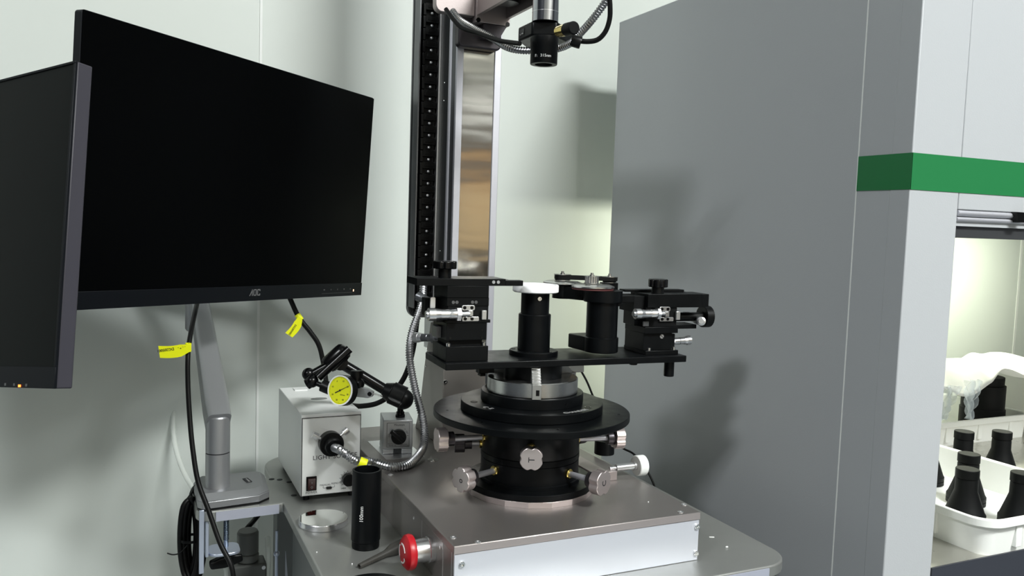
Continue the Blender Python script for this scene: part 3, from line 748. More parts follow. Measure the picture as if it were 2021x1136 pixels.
t.part('lettering', flat_text(MB(), 'CE', .0830, c_ang - 47, 7.5, .0095, .9254), 'print_grey', parent=fl)
for th in (c_ang - 68, c_ang + 64):
    hl = MB(); a = math.radians(th); hl.ring(Fr((AX + .078 * math.cos(a), AY + .078 * math.sin(a), .9254)), .0028, .0046, 0, .0004, 24)
    t.part('bolt', hl, 'black_gloss', parent=fl)
t.part('hub', MB().lathe([(.0374, .9567), (.0374, .9738)], Fr((AX, AY, 0)), 64), 'black_anodised')

# ================================================================== MOUNTING PLATE (local frame u, v, w)
an = math.radians(-2.9)
PL = Fr((.3344, .9075, .984), (math.cos(an), math.sin(an), 0), (-math.sin(an), math.cos(an), 0))
def onv(px, py, v):
    d = ray(px, py); k = ((PL.p(0, v, 0) - CAM) @ PL.y) / (d @ PL.y); q = CAM + k * d - PL.o; return q @ PL.x, q @ PL.z
t = Thing('mounting_plate', 'long black mounting plate across the chuck carrying both stages', 'plate', PL.p(.13, .045, -.0085))
t.part('plate', MB().box(0, .3318, 0, .0875, -.0085, 0, PL), 'black_anodised', bevel=.0009)
t.part('spigot', MB().lathe([(.0372, -.0102), (.0372, -.0085)], Fr((AX, AY, PL.o[2])), 48), 'black_anodised')
for (u, v, r, h) in ((.2690, .030, .0055, .0065), (.3170, .018, .0068, .0215)):
    t.part('foot', MB().lathe([(r * .92, -.0085 - h), (r, -.0080 - h), (r, -.0085)], Fr(PL.p(u, v, 0)), 32), 'black_anodised')

# ---- post with the white disc
t = Thing('support_post', 'black stepped cylindrical post on a round foot in the middle of the plate', 'post', (AX, AY, .984))
fr = Fr((AX, AY, 0))
t.part('foot', MB().lathe([(.0312, .9841), (.0312, .9890), (.0303, .9900)], fr, 64), 'black_anodised')
t.part('lower_tube', MB().lathe([(.0207, .9901), (.0207, 1.0355), (.0200, 1.0364)], fr, 64), 'black_anodised')
t.part('upper_tube', MB().lathe([(.0181, 1.0365), (.0181, 1.0640)], fr, 64), 'black_anodised')
a = camang + .30; d = A(math.cos(a), math.sin(a), 0)
c = A(AX, AY, 1.0570) + d * .0180
t.part('set_screw', MB().lathe([(.0026, -.002), (.0026, .0010), (.0014, .0010), (.0012, .0002)], axis_frame(c, d), 20), 'chrome')
sc = MB()
for th in (c_ang - 20, c_ang + 52, c_ang - 95):
    a = math.radians(th); sc.lathe([(.0026, 0), (.0026, .0006)], Fr((AX + .026 * math.cos(a), AY + .026 * math.sin(a), .9900)), 16)
t.part('screw', sc, 'black_gloss')
t = single('white_disc', 'round white plastic disc on top of the black post', 'disc', MB().lathe([(.0280, 1.0641), (.0294, 1.0652), (.0294, 1.0728), (.0288, 1.0740), (.0258, 1.0740), (.0255, 1.0732)], fr, 96), 'delrin', loc=(AX, AY, 1.0641))

# ---- micrometer
def micrometer(t, p0, p1, r, parent=None, m='alu_bright', m2='alu_bright', spindle=.22):
    """p0: ratchet end, p1: spindle tip"""
    p0 = np.array(p0, float); p1 = np.array(p1, float); Ln = np.linalg.norm(p1 - p0); f = axis_frame(p0, p1 - p0)
    b = t.part('micrometer', MB().lathe([(r * .78, Ln * .30), (r * .78, Ln * .52), (r * .70, Ln * .53), (r * .78, Ln * .55), (r * .78, Ln * (1 - spindle - .06))], f, 32), m, parent=parent)
    n = 40
    tp = [((r * (1.0 if k % 2 else .965)) * math.cos(2 * PI * k / n), (r * (1.0 if k % 2 else .965)) * math.sin(2 * PI * k / n)) for k in range(n)]
    t.part('thimble', MB().prism(tp, Ln * .045, Ln * .20, f).lathe([(r * .92, Ln * .20), (r * .82, Ln * .32)], f, 32), m2, parent=b, sharp=60)
    t.part('ratchet', MB().lathe([(r * .50, -Ln * .02), (r * .60, 0), (r * .60, Ln * .05)], f, 24), m2, parent=b)
    t.part('lock_nut', MB().lathe([(r * 1.12, Ln * (1 - spindle - .09)), (r * 1.12, Ln * (1 - spindle))], f, 6), m, parent=b)
    t.part('spindle', MB().lathe([(r * .36, Ln * (1 - spindle)), (r * .36, Ln)], f, 20), m, parent=b)
    return b
def star_knob(t, c, r, h, stem_r, stem_h, n=6):
    f = Fr(c)
    k = t.part('star_knob', MB().prism(lobed(r, n, .17), stem_h, stem_h + h, f), 'black_gloss', bevel=.0012, sharp=40)
    t.part('stem', MB().lathe([(stem_r, 0), (stem_r, stem_h)], f, 24), 'black_plastic', parent=k)
    return k
def stage_hardware(t, u0, v, w, wscale=1.0, post_right=True):
    """silver brackets of the upper micrometer, on the face v; u0 is where the lock nut ends"""
    b = t.part('bracket', MB().prism(rrect(u0 + .0005, u0 + .0170, w + .0035, w + .0098, .0022), -v, -v + .002, Fr(PL.o, PL.x, PL.z)), 'alu_bright', bevel=.0003)
    hs = MB()
    for du in (.0040, .0130): hs.lathe([(.0021, .0), (.0021, .0004)], axis_frame(PL.p(u0 + du, v - .0020, w + .0068), -PL.y), 14)
    t.part('screw', hs, 'black_gloss', parent=b)
    t.part('anvil', MB().box(u0 + .0085, u0 + .0140, v - .0045, v - .0000, w - .003, w + .0035, PL), 'alu_bright', bevel=.0003, parent=b)
    b2 = t.part('bracket', MB().prism(rrect(u0 + .0012, u0 + .0225, w - .0095, w - .0040, .0015), -v, -v + .002, Fr(PL.o, PL.x, PL.z)), 'alu_bright', bevel=.0003)
    hs = MB()
    for du in (.0050, .0135): hs.lathe([(.0021, .0), (.0021, .0004)], axis_frame(PL.p(u0 + du, v - .0020, w - .0065), -PL.y), 14)
    t.part('screw', hs, 'black_gloss', parent=b2)
    t.part('stop_block', MB().box(u0 + .0255, u0 + .0312, v - .0040, v, w - .0075, w + .0035, PL), 'alu', bevel=.0003)

# ================================================================== LEFT STAGE
v0 = .010
t = Thing('translation_stage', 'black three axis micrometer stage on the left end of the plate', 'stage', PL.p(.03, .035, 0), 'micrometer stages on the plate'); LS = t
v1 = .066
t.part('riser_block', MB().box(.0030, .0562, v0, v1, 0.0001, .0180, PL), 'black_anodised', bevel=.0004)
t.part('base_plate', MB().box(.0080, .0500, v0 + .006, v1 - .004, .0181, .0255, PL), 'black_matte')
for u, v in ((.0075, v0 + .005), (.0520, v0 + .005), (.0520, v1 - .006)):
    t.part('cap_screw', MB().lathe([(.0029, 0), (.0029, .0034), (.0024, .0040), (.0014, .0040), (.0012, .002)], Fr(PL.p(u, v, .0181)), 20), 'chrome')
t.part('lower_slide', MB().box(.0030, .0535, v0, v1, .0256, .0462, PL), 'black_anodised', bevel=.0004)
hs = MB()
for u, w in ((.0075, .0285), (.0475, .0285), (.0475, .0375)): hs.lathe([(.0016, 0), (.0016, .0003)], axis_frame(PL.p(u, v0 - .0001, w), -PL.y), 12)
t.part('screw', hs, 'black_gloss')
t.part('middle_plate', MB().box(.0035, .0575, v0 - .0008, v1 + .004, .0463, .0500, PL).box(-.006, .0035, v0 + .012, v1 + .004, .0463, .0500, PL), 'black_anodised', bevel=.0003)
t.part('middle_slide', MB().box(.0045, .0555, v0 + .0018, v1, .0501, .0755, PL), 'black_matte', bevel=.0003)
t.part('adapter_plate', MB().box(.0030, .0555, v0 + .0008, v1, .0665, .0763, PL), 'black_anodised', bevel=.0003)
hs = MB()
for u in (.0105, .0150, .0345, .0390): hs.lathe([(.0020, 0), (.0020, .0008), (.0010, .0008)], axis_frame(PL.p(u, v0 + .0008, .0710), -PL.y), 14)
t.part('screw', hs, 'alu_dark')
t.part('upper_block', MB().box(.0028, .0548, v0, v1, .0764, .0905, PL), 'black_anodised', bevel=.0003)
t.part('clamp_arm', MB().box(-.0345, .0762, v0 + .0002, .0560, .0906, .0990, PL).box(.0762, .0990, v0 + .0002, .024, .0906, .0972, PL).box(.0762, .0860, .024, .050, .0906, .0972, PL), 'black_anodised', bevel=.0004)
for u in (.0605, .0665):
    t.part('screw', MB().lathe([(.0020, 0), (.0020, .0004), (.0013, .0004), (.0011, .0001)], axis_frame(PL.p(u, v0 + .0001, .0952), -PL.y), 16), 'print_grey')
star_knob(t, PL.p(.0045, .028, .0991), .0142, .0095, .0078, .0105)
uu, ww = onv(841, 618.5, v0 - .006); 
micrometer(t, PL.p(uu, v0 - .007, .0578), PL.p(.0285, v0 - .007, .0578), .0075)
stage_hardware(t, .0205, v0 + .0010, .0578)
t.part('guide_tab', MB().prism(rrect(-.0125, -.0060, .062, .0755, .0018), -(v0 + .02), -(v0 + .018), Fr(PL.o, PL.x, PL.z)), 'alu', bevel=.0003)
p0 = atd(816, 665.5, 1.155); p1 = atd(872, 666.5, 1.130)
micrometer(t, p0, p1, .0070, m='alu_dark', m2='alu')
t.part('side_bracket', MB().box(-.0035, .0028, .030, .050, .0262, .0400, PL), 'alu_dark', bevel=.0004)
micrometer(t, atd(822, 583, 1.175), atd(868, 603, 1.165), .0068, m='alu_dark', m2='alu_dark')
t.part('side_bracket', MB().box(-.0120, .0044, .052, .068, .0505, .0720, PL), 'black_matte', bevel=.0004)

# ================================================================== RIGHT STAGE
vr = .012
t = Thing('translation_stage', 'black three axis micrometer stage on the right end of the plate', 'stage', PL.p(.30, .04, 0), 'micrometer stages on the plate'); RS = t
t.part('base_plate', MB().box(.2765, .3262, vr, .0700, .0001, .0056, PL), 'black_anodised', bevel=.0004)
for u, v in ((.2835, vr + .004), (.3215, vr + .004)):
    t.part('cap_screw', MB().lathe([(.0026, 0), (.0026, .0030), (.0021, .0036), (.0013, .0036), (.0011, .002)], Fr(PL.p(u, v, .0057)), 20), 'chrome')
t.part('lower_slide', MB().box(.2745, .3180, vr + .004, .0650, .0057, .0285, PL), 'black_anodised', bevel=.0004)
t.part('slot_screw', MB().lathe([(.0030, 0), (.0030, .0006), (.0028, .0008)], axis_frame(PL.p(.3020, vr + .0039, .0240), -PL.y), 20), 'alu')
t.part('slot_line', MB().box(-.0028, .0028, -.0004, .0004, .0008, .0010, axis_frame(PL.p(.3020, vr + .0039, .0240), -PL.y, (.6, 0, .8))), 'ink')
t.part('micrometer_block', MB().box(.3181, .3240, vr + .006, .040, .0075, .0265, PL), 'black_anodised', bevel=.0004)
t.part('middle_plate', MB().box(.2735, .3240, vr - .0005, .0640, .0286, .0370, PL).box(.3240, .3680, vr + .022, .0640, .0310, .0366, PL), 'black_anodised', bevel=.0004)
t.part('middle_slide', MB().box(.2755, .3225, vr + .002, .0640, .0371, .0625, PL), 'black_matte', bevel=.0003)
t.part('adjuster_block', MB().box(.2680, .2755, .030, .060, .0371, .0570, PL), 'black_anodised', bevel=.0004)
t.part('scale_plate', MB().box(.2710, .2790, vr - .0003, vr + .0019, .0385, .0445, PL), 'alu_dark')
t.part('upper_block', MB().box(.2765, .3600, vr, .0580, .0626, .0803, PL).box(.3600, .3705, vr, .050, .0632, .0803, PL), 'black_anodised', bevel=.0004)
t.part('rear_slide', MB().box(.2600, .2764, .020, .0580, .0560, .0770, PL), 'black_matte', bevel=.0003)
t.part('top_plate', MB().box(.2600, .3520, .0440, .0600, .0804, .0835, PL), 'black_anodised', bevel=.0003)
star_knob(t, PL.p(.2965, .022, .0804), .0128, .0105, .0082, .0085, n=7)
micrometer(t, PL.p(.2525, vr - .006, .0555), PL.p(.2985, vr - .006, .0555), .0069, spindle=.18)
stage_hardware(t, .2935, vr + .0010, .0540)
p0 = PL.p(.3545, .026, .0165); micrometer(t, p0, PL.p(.3190, .026, .0150), .0062, spindle=.10)
micrometer(t, atd(1384, 633.5, 1.130), atd(1345, 620, 1.215), .0062, m='alu_dark', m2='alu_dark')
f = axis_frame(atd(1384, 633.5, 1.1285), ray(1384, 633.5) * -1)
t.part('micrometer_tip', MB().lathe([(.0060, -.002), (.0060, .001), (.0040, .002), (.0036, .0045)], f, 24), 'alu')
hw = PL.p(.3740, .040, .0468)
n = 60; tp = [((.0150 * (1.0 if k % 2 else .975)) * math.cos(2 * PI * k / n), (.0150 * (1.0 if k % 2 else .975)) * math.sin(2 * PI * k / n)) for k in range(n)]
hwf = axis_frame(hw, PL.x)
t.part('hand_wheel', MB().prism(tp, .0060, .0175, hwf).lathe([(.0060, -.050), (.0060, .0060)], hwf, 24), 'black_plastic', bevel=.0006, sharp=60)

# ================================================================== DRIVE MOTOR with pulleys
MX, MY = .5536, .9236
t = Thing('belt_drive', 'black motor hanging on an arm with belt pulleys and steel roller discs', 'motor drive', (MX, MY, .99))
fr = Fr((MX, MY, 0))
zb0 = .9885
zstep = zfor(MX, MY - .02, 669)
dv = A(-.75, .66, 0)
t.part('gear_case', MB().lathe([(.0215, zb0), (.0222, zb0 + .001), (.0222, zstep), (.0205, zstep + .001)], fr, 64), 'black_anodised')
t.part('gear_case_tail', MB().box(-.0215, .0100, .006, .0450, zb0, zstep, Fr((MX, MY, 0), (.995, .09, 0))), 'black_anodised', bevel=.0015)
ztop = zfor(MX, MY - .02, 598)
t.part('motor_body', MB().lathe([(.0203, zstep), (.0203, ztop)], fr, 64), 'black_anodised')
zfl = zfor(MX, MY, 572)
t.part('drive_flange', MB().lathe([(.0245, ztop), (.0252, ztop + .001), (.0252, zfl)], fr, 64), 'black_anodised')
tip = atd(1112, 575, 1.115)
dd = A(tip[0] - MX, tip[1] - MY, 0); La = np.linalg.norm(dd); dd /= La; af = Fr((MX, MY, 0), dd, (-dd[1], dd[0], 0))
za0, za1 = tip[2] - .0080, tip[2] + .0080
t.part('swing_arm', MB().box(.012, La, -.0120, .0120, za0, za1, af), 'black_anodised', bevel=.0004)
t.part('swing_arm_end', MB().lathe([(.0150, za0 - .0006), (.0150, za1 + .0006)], Fr(af.p(La, 0, 0)), 40), 'black_anodised')
# link to right stage
lf = Fr(PL.o, PL.x, PL.y)
zw = .0775
t.part('support_arm', MB().box(.222, .2598, .018, .040, .0690, .0775, PL).box(.2225, .2420, .014, .040, .0645, .0688, PL), 'black_anodised', bevel=.0004)
# roller discs
def roller(c, r, th):
    z = c[2]
    t.part('roller_disc', MB().lathe([(r * .3, z - th / 2), (r * .93, z - th / 2), (r, z - th * .25), (r, z + th * .1), (r * .80, z + th / 2), (r * .3, z + th / 2)], Fr((c[0], c[1], 0)), 72), 'steel_ground', label='polished steel roller disc')
cR = atd(1170, 564.5, 1.075); cL = atd(1110, 557, 1.118)
roller(cR, .0280, .0050); roller(cL, .0262, .0046)
t.part('roller_rim', MB().lathe([(.0270, cR[2] - .0040), (.0270, cR[2] - .0026)], Fr((cR[0], cR[1], 0)), 64), 'rust_red')
t.part('roller_hub', MB().cyl((cR[0], cR[1], zfl - .001), (cR[0], cR[1], cR[2] - .0041), .012, n=32), 'black_anodised')
t.part('roller_hub', MB().cyl((cL[0], cL[1], za1 - .001), (cL[0], cL[1], cL[2] - .0024), .012, n=32), 'black_anodised')
def pulley(c, r, h, teeth, m, screwm='chrome'):
    z0, z1 = c[2] - h / 2, c[2] + h / 2; n = teeth * 2
    tp = [((r * (1.0 if k % 2 else .93)) * math.cos(2 * PI * k / n), (r * (1.0 if k % 2 else .93)) * math.sin(2 * PI * k / n)) for k in range(n)]
    p = t.part('pulley', MB().prism(tp, z0, z1, Fr((c[0], c[1], 0))), m, sharp=60)
    t.part('pulley_flange', MB().lathe([(r * 1.18, z1), (r * 1.18, z1 + .0008)], Fr((c[0], c[1], 0)), 48), 'steel_ground', parent=p)
    t.part('pulley_flange', MB().lathe([(r * 1.1, z0 - .0008), (r * 1.1, z0)], Fr((c[0], c[1], 0)), 48), 'steel_ground', parent=p)
    t.part('axle_screw', MB().lathe([(.0030, z1 + .0008), (.0030, z1 + .0022), (.0019, z1 + .0023), (.0019, z1 + .0046)], Fr((c[0], c[1], 0)), 20), screwm, parent=p)
    return z0, z1
pulley(atd(1168, 551.5, 1.075), .0090, .0084, 22, 'steel_ground')
c2 = atd(1110, 546.5, 1.118); c3 = atd(1203, 549, 1.115); c3[2] = c2[2] - .001
z20, z21 = pulley(c2, .0098, .0066, 22, 'black_matte')
z30, z31 = pulley(c3, .0090, .0066, 22, 'black_matte')
# belt round the two black pulleys
bd = A(*(c3[:2] - c2[:2])); bl = np.linalg.norm(bd); bd /= bl; bn = A(-bd[1], bd[0])
zb_, zt_ = (z20 + z21) / 2 - .0025, (z20 + z21) / 2 + .0025
def belt_loop(r):
    out = []
    for k in range(17):
        a = PI / 2 + PI * k / 16; out.append((c2[0] + r * (math.cos(a) * bd[0] + math.sin(a) * bn[0]), c2[1] + r * (math.cos(a) * bd[1] + math.sin(a) * bn[1])))
    for k in range(17):
        a = -PI / 2 + PI * k / 16; out.append((c3[0] + r * (math.cos(a) * bd[0] + math.sin(a) * bn[0]), c3[1] + r * (math.cos(a) * bd[1] + math.sin(a) * bn[1])))
    return out
bo, bi = belt_loop(.0109), belt_loop(.0099); nb = len(bo)
vs = [(*q, zb_) for q in bo] + [(*q, zt_) for q in bo] + [(*q, zt_) for q in bi] + [(*q, zb_) for q in bi]
fs = []
for l in range(4): fs += [(l * nb + i, l * nb + (i + 1) % nb, ((l + 1) % 4) * nb + (i + 1) % nb, ((l + 1) % 4) * nb + i) for i in range(nb)]
t.part('belt', MB().add(vs, fs), 'rubber')
t.part('axle', MB().cyl((c2[0], c2[1], cL[2]), (c2[0], c2[1], z20 - .0008), .0060), 'steel_ground')
t.part('axle_block', MB().box(c3[0] - .009, c3[0] + .009, c3[1] - .008, c3[1] + .010, zfl - .004, z30 - .0008), 'black_anodised', bevel=.0004)
sp = PL.p(.2370, .022, .0775)
t.part('screw', MB().lathe([(.0026, 0), (.0026, .0022), (.0015, .0022)], Fr(sp), 16), 'chrome')

# ================================================================== black ring cup on the deck behind
p = onz(1213, 905, DZ)
single('ring_cup', 'small hollow black ring standing on the deck behind the stage', 'ring', MB().ring(Fr((p[0], p[1] + .03, DZ)), .0105, .0150, 0, .021, 40), 'black_anodised', loc=(p[0], p[1] + .03, DZ), bevel=.0006)

# ================================================================== LIGHT SOURCE
X0, X1, Y0, Y1, Z0, Z1 = .2145, .2995, 1.155, 1.352, .758, .8745
t = Thing('light_source', 'white box fibre light source with a black front port and red switch', 'light source', ((X0 + X1) / 2, (Y0 + Y1) / 2, TZ)); ls = t
t.part('case', MB().box(X0, X1, Y0 + .001, Y1, Z0, Z1), 'white_enamel', bevel=.0012)
fpn = t.part('front_panel', MB().box(X0 + .0016, X1 - .0016, Y0 - .0004, Y0 + .001, Z0 + .0012, Z1 - .0060), 'white_plastic', bevel=.0003)
gv = MB(); a, b, c, d, w_ = X0 + .0007, X1 - .0007, Z0 + .0004, Z1 - .0052, .0008
gv.box(a, b, Y0 + .0002, Y0 + .0012, d, d + w_).box(a, a + w_, Y0 + .0002, Y0 + .0012, c, d).box(b - w_, b, Y0 + .0002, Y0 + .0012, c, d)
t.part('panel_gap', gv, 'ink')
for x in (X0 + .010, X1 - .010):
    for y in (Y0 + .012, Y1 - .015):
        t.part('foot', MB().lathe([(.0045, TZ), (.0050, Z0)], Fr((x, y, 0)), 20), 'rubber')
pc = ony(651, 872, Y0 - .0005)
f = axis_frame(pc, (0, -1, 0))
t.part('port', MB().lathe([(.0158, 0), (.0170, .001), (.0170, .014), (.0162, .0150)], f, 48), 'black_plastic')
t.part('port_socket', MB().lathe([(.0120, .0150), (.0120, .030), (.0105, .0310)], f, 40), 'black_anodised')
for sgn, ang in ((-1, 150), (1, 38)):
    a = math.radians(ang); dx = A(math.cos(a), 0, math.sin(a)); q = pc + A(0, -.008, 0)
    k = t.part('thumbscrew', MB().cyl(q + dx * .016, q + dx * .024, .0018, n=14), 'alu')
    nn_ = 28; tp = [((.0046 * (1 if i % 2 else .93)) * math.cos(2 * PI * i / nn_), (.0046 * (1 if i % 2 else .93)) * math.sin(2 * PI * i / nn_)) for i in range(nn_)]
    t.part('thumbscrew_head', MB().prism(tp, .022, .030, axis_frame(q, dx)), 'alu', parent=k, sharp=60)
FX = (1, 0, 0); FZ = (0, 0, 1)
def front_text(s, px, py, size, y=Y0 - .0004, align='LEFT', m='ink', name='lettering', sp=1.0, par=None, rot=0.0):
    p = ony(px, py, y); ex = (math.cos(rot), 0, math.sin(rot)); ez = (-math.sin(rot), 0, math.cos(rot))
    return t.part(name, MB().text(s, Fr(p, ex, ez), size, align=align, spacing=sp), m, parent=par or fpn)
front_text('LIGHT SOURCE', 617, 907.5, .0088, sp=1.06)
front_text('POWER', 614.5, 973.5, .0044, align='CENTER', sp=1.1)
front_text('MANUAL', 631, 959, .0037, sp=1.05)
front_text('REMOTE', 654, 955.5, .0037, sp=1.05)
front_text('MIN', 674, 965, .0035, sp=1.0)
p = ony(614.5, 953.5, Y0 - .0005)
sw = t.part('power_switch', MB().box(p[0] - .0072, p[0] + .0072, Y0 - .0022, Y0, p[2] - .0102, p[2] + .0102), 'black_gloss', bevel=.0006)
t.part('rocker', MB().prism([(-.0082, 0), (.0082, 0), (.0082, .0030), (0, .0014), (-.0082, .0016)], p[0] - .0052, p[0] + .0052, Fr((0, Y0 - .0020, p[2]), (0, 0, 1), (0, -1, 0))), 'switch_red', parent=sw, bevel=.0002)
t.part('rocker_mark', MB().ring(axis_frame((p[0], Y0 - .0045, p[2] - .0045), (0, -1, 0)), .0011, .0015, 0, .0002, 20).box(p[0] - .00025, p[0] + .00025, Y0 - .0051, Y0 - .0049, p[2] + .001, p[2] + .0035), 'print_grey', parent=sw)
p = ony(686, 944, Y0 - .0005)
dk = t.part('dimmer_knob', MB().prism(lobed(.0088, 8, .05), 0, .010, axis_frame(p, (0, -1, 0))), 'black_plastic', bevel=.0004, sharp=50)
tk = MB()
for k in range(11):
    a = math.radians(-135 + 270 * k / 10 + 90); e = A(math.cos(a), 0, math.sin(a)); s_ = A(-math.sin(a), 0, math.cos(a))
    f = Fr(A(p[0], Y0 - .0004, p[2]), e, s_); tk.box(.0098, .0122, -.00022, .00022, 0, .0003, Fr(A(p[0], Y0 - .0006, p[2]), e, s_))
tk.ring(axis_frame(A(p[0], Y0 - .0003, p[2]), (0, -1, 0)), .0094, .0098, 0, .0003, 48)
t.part('dial_scale', tk, 'ink', parent=fpn)
p = ony(649, 961.5, Y0 - .0005)
t.part('mode_switch', MB().prism(rrect(-.0040, .0040, -.0016, .0016, .0014), 0, .0022, Fr((p[0], Y0 - .0004, p[2]), (1, 0, 0), (0, 0, 1))), 'black_gloss')
ln = MB()
for s_ in (-1, 1): ln.box(p[0] + s_ * .0040 - (.004 if s_ < 0 else 0), p[0] + s_ * .0040 + (.004 if s_ > 0 else 0), Y0 - .0007, Y0 - .0004, p[2] - .0002, p[2] + .0002).box(p[0] + s_ * .008 - .0002, p[0] + s_ * .008 + .0002, Y0 - .0007, Y0 - .0004, p[2], p[2] + .003)
t.part('switch_lines', ln, 'ink', parent=fpn)
p = onz(629.5, 786.5, Z1)
el = [(.0125 * math.cos(2 * PI * k / 40), .0078 * math.sin(2 * PI * k / 40)) for k in range(40)]
t.part('top_badge', MB().prism(el, 0, .0003, Fr(p)), 'ink_grey')
t.part('top_badge_mark', MB().box(-.008, .008, -.0010, .0010, .0003, .0005, Fr(p)), 'print_grey')
t.part('top_vent', MB().box(X0 + .02, X0 + .04, Y1 - .03, Y1 - .012, Z1, Z1 + .0015), 'white_plastic')

# metal light guide
G = 'metal conduit hoses'
pts = [pc + A(0, -.0315, 0), atd(668, 886, 1.105), atd(684, 896, 1.100), atd(703, 908.5, 1.100), onz(735, 917, .8175) + A(0, 0, .004), onz(775, 921, .8165), onz(808, 914, .8165), onz(832, 892, .8185) + A(0, 0, .002),
       atd(838, 862, 1.215), atd(834, 825, 1.225), atd(821, 775, 1.235), atd(811, 725, 1.24), atd(808, 690, 1.24), atd(813, 655, 1.245), atd(826, 618, 1.25), atd(834, 590, 1.255), atd(836, 560, 1.265)]
single('metal_light_guide', 'flexible steel conduit looping from the light source up beside the column', 'hose', MB().tube(pts, .0054, 14, ridge=.11, pitch=.0036), 'hose_steel', loc=pc, sharp=25)
q = atd(716, 912.5, 1.098); dq = atd(730, 918, 1.10) - q
single('cable_tag', 'small yellow tape flag wrapped round the steel conduit', 'tag', MB().lathe([(.0064, -.005), (.0064, .005)], axis_frame(q, dq), 24, caps=False).box(-.0004, .0004, -.0200, -.0060, -.005, .005, axis_frame(q, dq)), 'tag_yellow', loc=q)

# ================================================================== MAGNETIC STAND
ma = math.radians(-10.6)
MF = Fr((.3300, 1.1490, DZ + .0004), (math.cos(ma), math.sin(ma), 0), (-math.sin(ma), math.cos(ma), 0))
t = Thing('magnetic_stand', 'grey magnetic base with a black jointed arm on the deck', 'stand', MF.p(.0215, .026, 0)); mg = t
t.part('magnet_base', MB().box(0, .0430, 0, .0515, .0075, .0502, MF).box(0, .016, 0, .0515, 0, .0075, MF).box(.027, .0430, 0, .0515, 0, .0075, MF), 'mag_grey', bevel=.0012)
t.part('magnet_gap', MB().prism([(.0135, .0005), (.0295, .0005), (.0260, .0078), (.0170, .0078)], -.0505, -.001, Fr(MF.o, MF.x, MF.z)), 'slot_dark')
fm = Fr(MF.o, MF.x, MF.z)        # face frame: a along face, b up, z outwards is -y
pf = t.part('face_plate', MB().prism(rrect(.0055, .0380, .0105, .0465, .0008), 0, .0006, Fr(MF.o - 0 * MF.y, MF.x, MF.z)), 'mag_grey')
ol = MB(); a, b, c, d, w_ = .0055, .0380, .0105, .0465, .0004
for q_ in ((a, b, d - w_, d), (a, b, c, c + w_), (a, a + w_, c, d), (b - w_, b, c, d)): ol.box(q_[0], q_[1], q_[2], q_[3], .0006, .0008, fm)
t.part('face_outline', ol, 'ink', parent=pf)
t.part('switch_knob', MB().lathe([(.0108, .0006), (.0108, .007), (.0100, .0078)], Fr(fm.p(.0222, .0265, 0), fm.x, fm.y), 40), 'black_plastic')
kx = Fr(fm.p(.0222, .0265, 0), (math.cos(math.radians(140)) * fm.x + math.sin(math.radians(140)) * fm.y), (-math.sin(math.radians(140)) * fm.x + math.cos(math.radians(140)) * fm.y))
t.part('switch_lever', MB().box(-.0095, .0155, -.0032, .0032, .0060, .0125, kx), 'black_plastic', bevel=.0015)
tx = MB().text('Mitutoyo', Fr(fm.p(.0155, .0418, .0006), fm.x, fm.y), .0042)
def arc_text(mb, s, cx_, cy_, r, a0, da, size):
    for i, chh in enumerate(s):
        a = math.radians(a0 + da * i); mb.text(chh, Fr(fm.p(cx_ + r * math.cos(a), cy_ + r * math.sin(a), .0006), fm.x * math.sin(a) - fm.y * math.cos(a), fm.x * math.cos(a) + fm.y * math.sin(a)), size)
arc_text(tx, 'ON', .0222, .0265, .0122, 185, -15, .0034)
arc_text(tx, 'OFF', .0222, .0265, .0122, 34, -14, .0034)
arc_text(tx, '-', .0222, .0265, .0125, 52, -14, .006)
tx.text('7010S-10', Fr(fm.p(.0080, .0120, .0006), fm.x, fm.y), .0028)
tx.text('MADE IN JAPAN', Fr(fm.p(.0250, .0137, .0006), fm.x, fm.y), .0015); tx.text('MITUTOYO CORP.', Fr(fm.p(.0250, .0118, .0006), fm.x, fm.y), .0015)
tx.text('SERIES No.', Fr(fm.p(.0070, .0150, .0006), fm.x, fm.y), .0016)
t.part('lettering', tx, 'ink', parent=pf)
st = MF.p(.0265, .0200, .0502); D0 = 1.205
t.part('stem', MB().lathe([(.0070, 0), (.0070, .003), (.0060, .004), (.0060, .0075), (.0045, .0085), (.0045, .020)], Fr(st), 28), 'black_gloss')
j0 = atd(790, 783, D0)
t.part('lower_joint', MB().cyl(atd(757, 768, D0), atd(772, 774, D0), .0100, .0150, n=32).cyl(atd(772, 774, D0), atd(797, 785, D0), .0165, n=32).sphere(atd(796, 787, D0), .0150, 24), 'black_plastic', bevel=.0008)
e1 = atd(652, 704, D0 - .02)
t.part('lower_arm', MB().cyl(atd(762, 770, D0), e1, .0078, n=24), 'black_gloss')
kA, kB = atd(683, 688, D0 - .055), atd(646, 722, D0 - .060)
t.part('clamp_knob', MB().lathe([(.004, -.002), (.0090, 0), (.0118, .003), (.0124, .008), (.0124, np.linalg.norm(kB - kA) - .004), (.011, np.linalg.norm(kB - kA))], axis_frame(kA, kB - kA), 40), 'black_gloss', sharp=60)
t.part('middle_joint', MB().cyl(atd(672, 716, D0 - .045), atd(665, 711, D0 - .005), .0105, n=28), 'black_plastic')
e2 = atd(616, 752, D0 - .075)
t.part('upper_arm', MB().cyl(atd(690, 688, D0 - .064), atd(628, 745, D0 - .075), .0058, n=24), 'black_gloss')
t.part('upper_arm', MB().cyl(atd(646, 722, D0 - .058), atd(612, 741, D0 - .062), .0062, n=24).sphere(atd(609, 738, D0 - .062), .0090, 20), 'black_gloss')
t.part('ball_joint', MB().sphere(e2, .0088, 24).cyl(e2, atd(606, 758, D0 - .075), .0075, n=24), 'black_gloss')
t.part('gauge_stem', MB().cyl(e2, atd(652, 768, D0 - .082), .0035, n=16).cyl(atd(636, 760, D0 - .08), atd(655, 768, D0 - .082), .0085, n=20), 'black_plastic')

